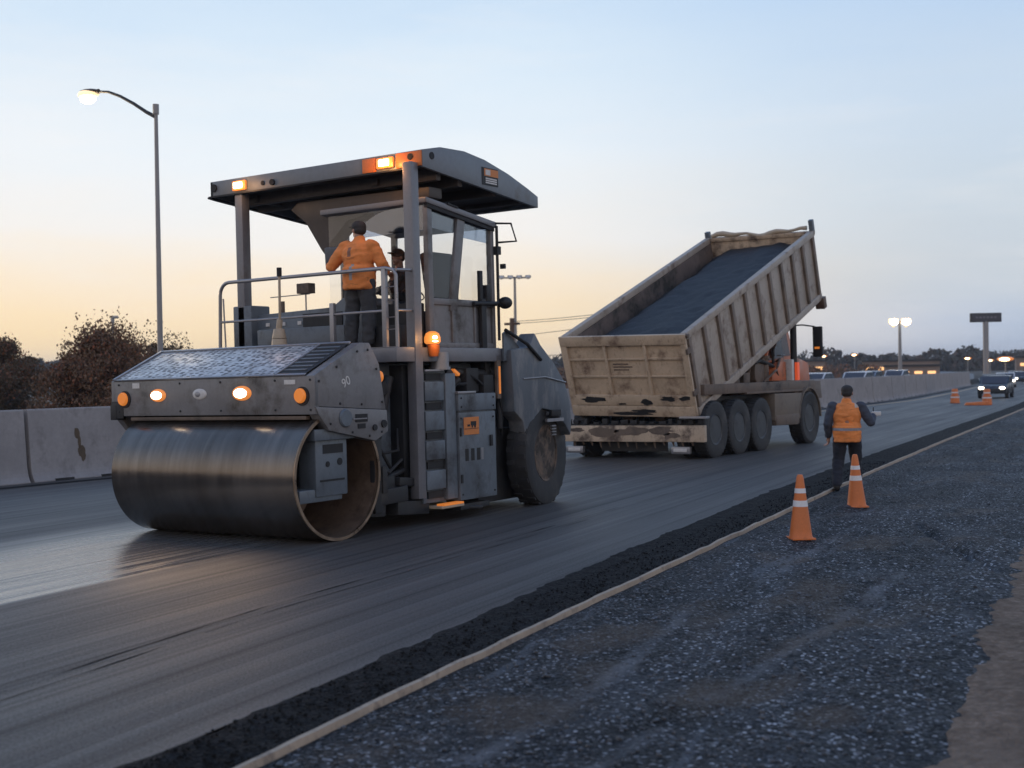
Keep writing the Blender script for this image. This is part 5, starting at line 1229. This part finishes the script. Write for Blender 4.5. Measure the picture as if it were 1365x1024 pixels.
# ------------------------------------------------------------------ lamp posts, masts, billboard, poles, wires
lx_, ly_ = -24.08, 20.6
sl_ = empty('street_lamp', (lx_, ly_, -.22), 'tall street lamp with curved arm and glowing head at the upper left', 'street lamp')
mb = MB(); mb.cyl((0, 0, 0), (0, 0, 8.8), .082, .045, 16); mb.cyl((0, 0, 8.62), (0, 0, 8.86), .075, .075, 16); mb.build('pole', M['pole'], sl_)
mb = MB(); mb.cyl((0, 0, 0), (0, 0, 2.75), .15, .115, 16); mb.build('pole_base', M['concrete'], sl_)
pts = [(0, 0, 8.55), (-.35, 0, 8.72), (-.8, 0, 8.98), (-1.3, 0, 9.23), (-1.75, 0, 9.40), (-2.2, 0, 9.47)]
mb = MB(); mb.tube(pts, [.05, .045, .042, .038, .034, .032], 10); mb.build('arm', M['dark'], sl_)
mb = MB(); mb.ell((-2.48, 0, 9.50), (.36, .17, .075), 18, (0, .06, 0)); mb.cyl((-2.2, 0, 9.47), (-2.12, 0, 9.47), .06); hd = mb.build('lamp_head', M['tandark'], sl_); mb = MB(); mb.ell((-2.53, 0, 9.45), (.36, .20, .12), 20); mb.build('glow_lens', M['warmglow'], hd)  # oversized glowing lens adds the warm glow round the bulb
mb = MB(); mb.ell((-2.55, 0, 9.36), (.25, .17, .15), 18); mb.build('lamp_glass', M['streetlit'], hd)
light('street_lamp_light', 'POINT', (lx_-2.55, ly_, 8.95), 60, (1, .72, .42), shadow_soft_size=.3)

def mast(loc, H, r, lit, label, nheads=4, wd=1.3, sz=.24):
    o = empty('floodlight_mast', loc, label, 'floodlight mast')
    a = MB(); a.cyl((0, 0, 0), (0, 0, H), r, r*.6, 12); a.build('pole', M['pole'], o)
    a = MB(); q = Matrix.Rotation(R(34), 4, 'Z')
    a.box((-wd, -.06, H-.15), (wd, .06, H-.02)); a.build('crossbar', M['pole'], o, xf=q)
    for k in range(nheads):
        x = -wd+2*wd*k/(nheads-1)
        a = MB(); a.prism([(x-sz, H+sz*.5), (x+sz, H+sz*.5), (x+sz*1.1, H-sz*.4), (x, H-sz*1.5 if lit else H-sz*.8), (x-sz*1.1, H-sz*.4)], -.2, .16, 'y'); h_ = a.build('floodlight', M['warmglow'] if lit else M['pole'], o, xf=q, bevel=.04)  # lit housing is emissive and shaped to imitate the lamp's glare
        a = MB(); a.ell((x, -.25, H-sz*.35), (sz*.9, .16, sz*(.72 if lit else .6)), 14, (.4, 0, 0)); a.build('lamp_glass', M['flood'] if lit else M['white'], h_, xf=q)
    return o
mast((-59.8, 90, -.8), 11.0, .17, False, 'unlit pale floodlight mast between the roller cab and the truck', 4, 1.15)
mast((-50.6, 170, -.9), 9.0, .3, True, 'lit floodlight mast glowing behind the barrier above the walking worker', 2, .85, .60)
bb = empty('billboard', (-46.4, 200, -1), 'dark wide billboard on a single thick post on the right horizon', 'billboard', rot=(0, 0, R(30)))
a = MB(); a.cyl((0, 0, 0), (0, 0, 9.6), .42, .42, 16); a.build('post', M['pole'], bb); a = MB(); a.box((-2.3, -.35, 9.5), (2.3, .35, 10.9)); fr_ = a.build('board_frame', M['dark'], bb, bevel=.05); a = MB(); a.box((-2.15, -.40, 9.65), (2.15, -.352, 10.75)); a.build('board_face', M['boarddark'], bb)
a = MB(); [a.box((-1.6+i*.55, -.41, 10.1), (-1.25+i*.55, -.402, 10.35)) for i in range(6)]; a.build('faded_lettering', mat('faded_letters', (.16, .16, .19), .6), fr_)
up_ = empty('utility_pole', (-40.1, 60, -.8), 'brown wooden utility pole with wires behind the roller cab', 'utility pole'); a = MB(); a.cyl((0, 0, 0), (0, 0, 5.9), .17, .13, 12); a.build('pole', M['wood'], up_); a = MB(); a.box((-.5, -.06, 5.5), (.5, .06, 5.64)); a.build('crossarm', M['wood'], up_)
up2 = empty('utility_pole', (-27.8, 57, -.8), 'brown wooden utility pole hidden behind the raised truck bed', 'utility pole'); a = MB(); a.cyl((0, 0, 0), (0, 0, 6.3), .15, .12, 12); a.build('pole', M['wood'], up2)
for k, (za, zb) in enumerate(((4.90, 5.35), (4.78, 5.22), (4.05, 4.95), (2.95, 3.1))):
    A, Bv = Vector((-40.1, 60, za)), Vector((-27.8, 57, zb)); sag = .12
    a = MB(); a.tube([A.lerp(Bv, i/12)-Vector((0, 0, sag*4*(i/12)*(1-i/12))) for i in range(13)], .016, 5)
    tag(a.build('power_line', M['wire']), ['topmost of the thin wires crossing the sky between roller and truck', 'second wire from the top, just under the topmost, between roller and truck', 'slanting wire that meets the top left corner of the truck bed', 'lowest level wire behind the left edge of the truck tailgate'][k], 'power line', 'power lines between the poles')

# ------------------------------------------------------------------ trees
def tree(loc, H, cr, nleaf, mats, label, seed, leaf=.16, group=None, squash=1.0, trunk_h=.3, clumps=26):
    rnd = random.Random(seed)
    o = empty('tree', loc, label, 'tree', group)
    tb = MB(); tips = []
    th = H*trunk_h
    tb.tube([(0, 0, 0), (.05*cr, .02, th*.5), (-.03*cr, .03, th), (.04, 0, H*.62), (.02, 0, H*.85)], [H*.028, H*.024, H*.02, H*.012, H*.004], 8)
    cl = []
    for k in range(clumps):
        a = rnd.uniform(0, 6.28); hh = rnd.uniform(.22, 1.0)
        prof = math.sin(min(1, max(.0, (hh-.06)/.94))**.8*math.pi*.97)**.55
        rr = cr*prof*rnd.uniform(.35, 1.0)
        c = Vector((rr*math.cos(a), rr*math.sin(a)*squash, H*hh))
        st = Vector((0, 0, max(th*.7, H*hh*.6)))
        mid = st.lerp(c, .5)+Vector((rnd.uniform(-.2, .2), rnd.uniform(-.2, .2), rnd.uniform(0, .3)))
        tb.tube([st, mid, c], [H*.009, H*.006, H*.0025], 5)
        cl.append((c, cr*rnd.choice((.14, .2, .28, .4))*rnd.uniform(.8, 1.15)))
    tb.build('trunk', M['bark'], o)
    for ci, m_ in enumerate(mats):
        vs_, fs = [], []
        for (c, rr) in cl:
            if len(mats) > 1 and ci == 1 and not (c.z > H*.62): continue
            n = int(nleaf/clumps*(1 if ci == 0 else .3))
            for _ in range(n):
                dv = Vector((rnd.gauss(0, 1), rnd.gauss(0, 1), rnd.gauss(0, .75))).normalized()*rr*(rnd.random()**.45)*rnd.choice((1, 1, 1, 1.25))
                p_ = c+dv*(1.0 if ci == 0 else 1.12)
                if p_.z < .15: continue
                q = Euler((rnd.uniform(0, 6.28), rnd.uniform(0, 6.28), rnd.uniform(0, 6.28))).to_matrix()
                l_ = leaf*rnd.uniform(.6, 1.3); b = len(vs_)
                for (x_, y_) in ((-.5, 0), (-.1, .3), (.5, .05), (0, -.3)): vs_.append(p_+q @ Vector((x_*l_, y_*l_, 0)))
                fs.append((b, b+1, b+2, b+3))
        me = bpy.data.meshes.new('crown'); me.from_pydata(vs_, [], fs); me.materials.append(m_)
        q = bpy.data.objects.new('crown' if ci == 0 else 'crown_lit_tips', me); COL.objects.link(q); q.parent = o
    return o
tg_ = 'trees behind the barrier'
tree((-42.6, 33.5, -.8), 4.45, 2.7, 34000, [M['leafA'], M['leafLit']], 'broad brown-green tree with a light-tinted rust crown top beside the street lamp', 3, .13, tg_, clumps=58)
tree((-49.2, 33, -.8), 4.3, 2.2, 18000, [M['leafB'], M['leafLit']], 'dark olive tree at the left edge with a light-tinted orange crown top', 5, .12, tg_, clumps=34)
tree((-45.6, 36.0, -.8), 3.7, 2.3, 9000, [M['leafB']], 'low dark shrubby tree between the two taller trees at left', 8, .12, tg_, clumps=26)
tree((-40.0, 33.0, -.8), 4.0, 1.25, 6000, [M['leafA']], 'small thin tree right of the street lamp pole', 11, .11, tg_, clumps=22)
tree((-44.3, 37.5, -.8), 4.2, 2.5, 11000, [M['leafB']], 'dark tree standing behind the broad tree with the light-tinted top', 14, .12, tg_, clumps=26)
tree((-53.5, 36.0, -.8), 4.4, 2.4, 8000, [M['leafB']], 'dark tree cut by the left edge of the photo', 17, .16, tg_, clumps=26)
sm2 = empty('signal_mast', (-57.06, 45.5, -.8), 'thin short mast with a small head rising above the tree tops at left', 'mast'); a = MB(); a.cyl((0, 0, 0), (0, 0, 6.2), .06, .05, 8); a.build('pole', M['pole'], sm2); a = MB(); a.box((-.05, -.08, 6.1), (.4, .08, 6.26)); a.box((-.08, -.08, 5.85), (.08, .08, 6.15)); a.build('mast_head', M['steel'], sm2, bevel=.03)

# far wood and scrub: one mass
def wood(name, pts, n, leaf, m, label):
    rnd = random.Random(4); vs_, fs = [], []
    for _ in range(n):
        (x, y, r, h) = rnd.choice(pts)
        a = rnd.uniform(0, 6.28); el = rnd.random()
        rr = r*math.sqrt(1-el*el*.95)*rnd.uniform(.6, 1)
        p_ = Vector((x+rr*math.cos(a), y+rr*math.sin(a), ground_z(x, y)+h*el*rnd.uniform(.8, 1)))
        q = Euler((rnd.uniform(0, 6.28), rnd.uniform(0, 6.28), rnd.uniform(0, 6.28))).to_matrix(); l_ = leaf*rnd.uniform(.6, 1.3); b = len(vs_)
        for (x_, y_) in ((-.5, -.1), (-.1, .4), (.5, .05), (0, -.4)): vs_.append(p_+q @ Vector((x_*l_, y_*l_, 0)))
        fs.append((b, b+1, b+2, b+3))
    me = bpy.data.meshes.new(name); me.from_pydata(vs_, [], fs); me.materials.append(m)
    o = bpy.data.objects.new(name, me); COL.objects.link(o); return tag(o, label, 'woodland', kind='stuff')
rnd = random.Random(9); P1 = []
for i in range(230):
    y = rnd.uniform(135, 300); x = far_x(min(y, 400))-20-rnd.random()**.8*120
    P1.append((x, y, rnd.uniform(2, 4.5), rnd.uniform(1.8, 3.6)))
wood('scrub', P1, 42000, .7, M['leafA'], 'band of brown scrub beyond the barrier on the right')
P2 = []
for i in range(520):
    a = R(rnd.uniform(2, 62)); dd = rnd.uniform(380, 760)
    P2.append((-dd*math.sin(a), dd*math.cos(a), rnd.uniform(6, 13), rnd.uniform(4, 8)))
wood('far_wood', P2, 120000, 1.5, M['leafF'], 'blue-grey wooded ridge along the far horizon')

# ------------------------------------------------------------------ traffic and far lights
def make_car(loc, rz, paint, label, lit=True, group=None, van=False):
    o = empty('car', loc, label, 'car', group, rot=(0, 0, rz))
    a = MB(); prof = [(-2.15, .30), (-2.2, .62), (-2.05, .78), (-1.15, .90), (-.45, 1.40), (.95, 1.43), (1.7, .98), (2.15, .92), (2.2, .5), (2.1, .30)] if not van else [(-2.3, .30), (-2.35, .75), (-2.1, .95), (-1.4, 1.1), (-.85, 1.85), (2.0, 1.9), (2.3, 1.1), (2.3, .3)]
    a.prism(prof, -.86, .86, 'x'); a.build('car_body', paint, o, bevel=.09)
    a = MB(); a.prism([(-1.10, .93), (-.47, 1.36), (.93, 1.38), (1.55, 1.0)] if not van else [(-1.32, 1.15), (-.85, 1.78), (1.9, 1.8), (2.1, 1.2)], -.868, .868, 'x'); a.build('window', M['darkglass'], o)
    a = MB(); a.prism([(-1.13, .935), (-1.165, .935), (-.52, 1.36), (-.48, 1.36)], -.72, .72, 'x'); a.build('windscreen', M['boarddark'], o)
    for x in (-.62, .62):
        a = MB(); a.ell((x, -2.17, .66), (.17, .07, .09), 12); a.build('headlight', M['carlit'] if lit else M['redlens'], o)
    for x in (-.80, .80):
        for y_ in (-1.35, 1.35): a = MB(); a.lathe(wheelprof_tyre(.33, .2, .12), (x, y_, .33), (1, 0, 0), 18, close=True); a.build('wheel', M['tyre'], o)
    return o
og = 'oncoming cars with headlights on'
def cz(x): return road_z(x)+RZ
car0 = make_car((-18.9, 84, cz(-19)), R(6), M['carpaintd'], 'dark car with lit headlights facing the camera between the far barrels', True, og)
cars = [((-23.3, 103), M['carpaintd'], 'second oncoming car with bright headlights directly behind the grey car'), ((-27.9, 128), M['carpaintw'], 'third oncoming car in the line of headlights up the right side'), ((-31.4, 152), M['carpaintd'], 'fourth oncoming car with headlights at the right edge of the photo'), ((-36.2, 172), M['carpaint'], 'farthest oncoming car of the line, headlights on, at the right edge')]
for (xy, pm, lab) in cars:
    c_ = copy_tree(car0); c_.location = (xy[0], xy[1], cz(xy[0])); c_.rotation_euler = (0, 0, R(14)); c_['label'] = lab
    for k in kids(c_):
        if k.name.startswith('car_body'): k.data = k.data.copy(); k.data.materials[0] = pm
pg = 'cars passing behind the barrier'
vanp = None
for i, (y_, off, pm) in enumerate(((50, 5, 'carpaintw'), (57, 4, 'carpaint'), (65, 5, 'carpaintw'), (72, 4, 'carpaint'), (81, 5, 'carpaintw'), (91, 4, 'carpaintw'), (102, 5, 'carpaint'), (116, 4.5, 'carpaintw'))):
    lab = 'pale car passing behind the barrier with only its roof showing'
    if vanp is None: vanp = c_ = make_car((0, 0, 0), 0, M[pm], lab, True, pg, False)
    else:
        c_ = copy_tree(vanp)
        for k in kids(c_):
            if k.name.startswith('car_body'): k.data = k.data.copy(); k.data.materials[0] = M[pm]
    c_.location = (far_x(y_)-off, y_, .20); c_.rotation_euler = (0, 0, R(3 if y_ > 75 else 0))

# small far buildings with lit windows, far lamps
def shop(loc, w_, d_, h_, label, n, rz):
    o = empty('building', loc, label, 'building', 'low buildings with lit windows near the horizon', rot=(0, 0, rz))
    a = MB(); a.box((-w_/2, -d_/2, 0), (w_/2, d_/2, h_)); a.build('wall', M['hillwall'], o); a = MB(); a.box((-w_/2-.3, -d_/2-.3, h_), (w_/2+.3, d_/2+.3, h_+.35)); a.build('roof', M['dark'], o)
    for k in range(n):
        x = -w_/2+w_*(k+.5)/n; ww = w_/n*.3
        a = MB(); a.box((x-ww, -d_/2-.06, h_*.5), (x+ww, -d_/2+.02, h_*.68)); a.build('window', M['winlit'], o)
shop((-105, 262, ground_z(-105, 262)), 20, 8, 3.6, 'long low building with a row of orange lit windows left of the lit mast', 7, R(25))
shop((-78, 262, ground_z(-78, 262)), 15, 8, 3.4, 'low building with lit windows right of the lit floodlight mast', 6, R(20))
shop((-66.0, 228, ground_z(-66, 228)), 9, 6, 2.6, 'bright lit kiosk beside the road right of the far mast', 4, R(20))
shop((-57, 290, ground_z(-57, 290)), 8, 6, 3.5, 'small building with lit windows below the billboard', 2, R(15))
def far_lamp(x, y, h, label, r_=.35):
    o = empty('far_lamp', (x, y, ground_z(x, y)), label, 'street lamp', 'lit street lamps near the horizon')
    a = MB(); a.cyl((0, 0, 0), (0, 0, h), .12, .08, 8); a.build('pole', M['pole'], o); a = MB(); a.ell((0, 0, h+.05), (r_*1.7, r_, r_*.5), 12); a.build('glow_lens', M['amberhalo'], o); a = MB(); a.ell((0, -r_*.55, h), (r_*1.1, r_*.7, r_*.34), 12); a.build('lamp_glass', M['warmlit'], o)  # amber glowing shell imitates a halo round the lamp
far_lamp(-43.6, 200, 3.5, 'brightest far street lamp, glowing orange near the right edge of the photo', .75)
far_lamp(-108, 300, 4.6, 'far street lamp above the orange lit building, left of the lit mast', .5)
far_lamp(-99, 296, 4.8, 'far street lamp just left of the lit floodlight mast', .5)
far_lamp(-70, 285, 3.6, 'far street lamp below the billboard, left of its post', .5)
far_lamp(-60, 262, 3.4, 'far street lamp below the billboard, right of its post', .45)

# ------------------------------------------------------------------ lit lamps on the machine
def W_(l): return Vector((RX, RY, road_z(RX)+RZ))+Vector(l)
for x in (-2.72, -1.17):
    o = light('headlight_beam', 'SPOT', W_((x, -.52, 1.83)), 75, (1, .66, .38), spot_size=R(95), spot_blend=.9, shadow_soft_size=.08); aim(o, W_((x+.9, -3.2, 0)))
o = light('work_light_glow', 'POINT', W_((-.52, 1.62, 4.86)), 9, (1, .42, .12), shadow_soft_size=.06)
o = light('work_light_glow', 'POINT', W_((-3.3, 1.62, 4.86)), 4, (1, .5, .2), shadow_soft_size=.06)
o = light('beacon_glow', 'POINT', W_((.2, 1.85, 2.5)), 3, (1, .45, .12), shadow_soft_size=.06)

HZTOP = max(ground_z(u, v) for u in us for v in vs)+12; print('haze top', HZTOP, 'ground low', min(ground_z(u, v) for u in us for v in vs))
hz = MB(); hz.box((-2720, -720, -26), (2720, 2720, HZTOP)); hzm = bpy.data.materials.new('haze_air'); hzm.use_nodes = True
hn = hzm.node_tree; hn.nodes.remove(hn.nodes['Principled BSDF']); pv = hn.nodes.new('ShaderNodeVolumePrincipled')
pv.inputs['Color'].default_value = (.8, .86, .95, 1); pv.inputs['Density'].default_value = .00028; pv.inputs['Anisotropy'].default_value = .2
hn.links.new(pv.outputs[0], hn.nodes['Material Output'].inputs['Volume'])
tag(hz.build('haze', hzm), 'thin bluish evening air over the far hills', 'haze', kind='stuff')
scn.render.engine = 'CYCLES'
scn.cycles.max_bounces = 8; scn.cycles.transparent_max_bounces = 16
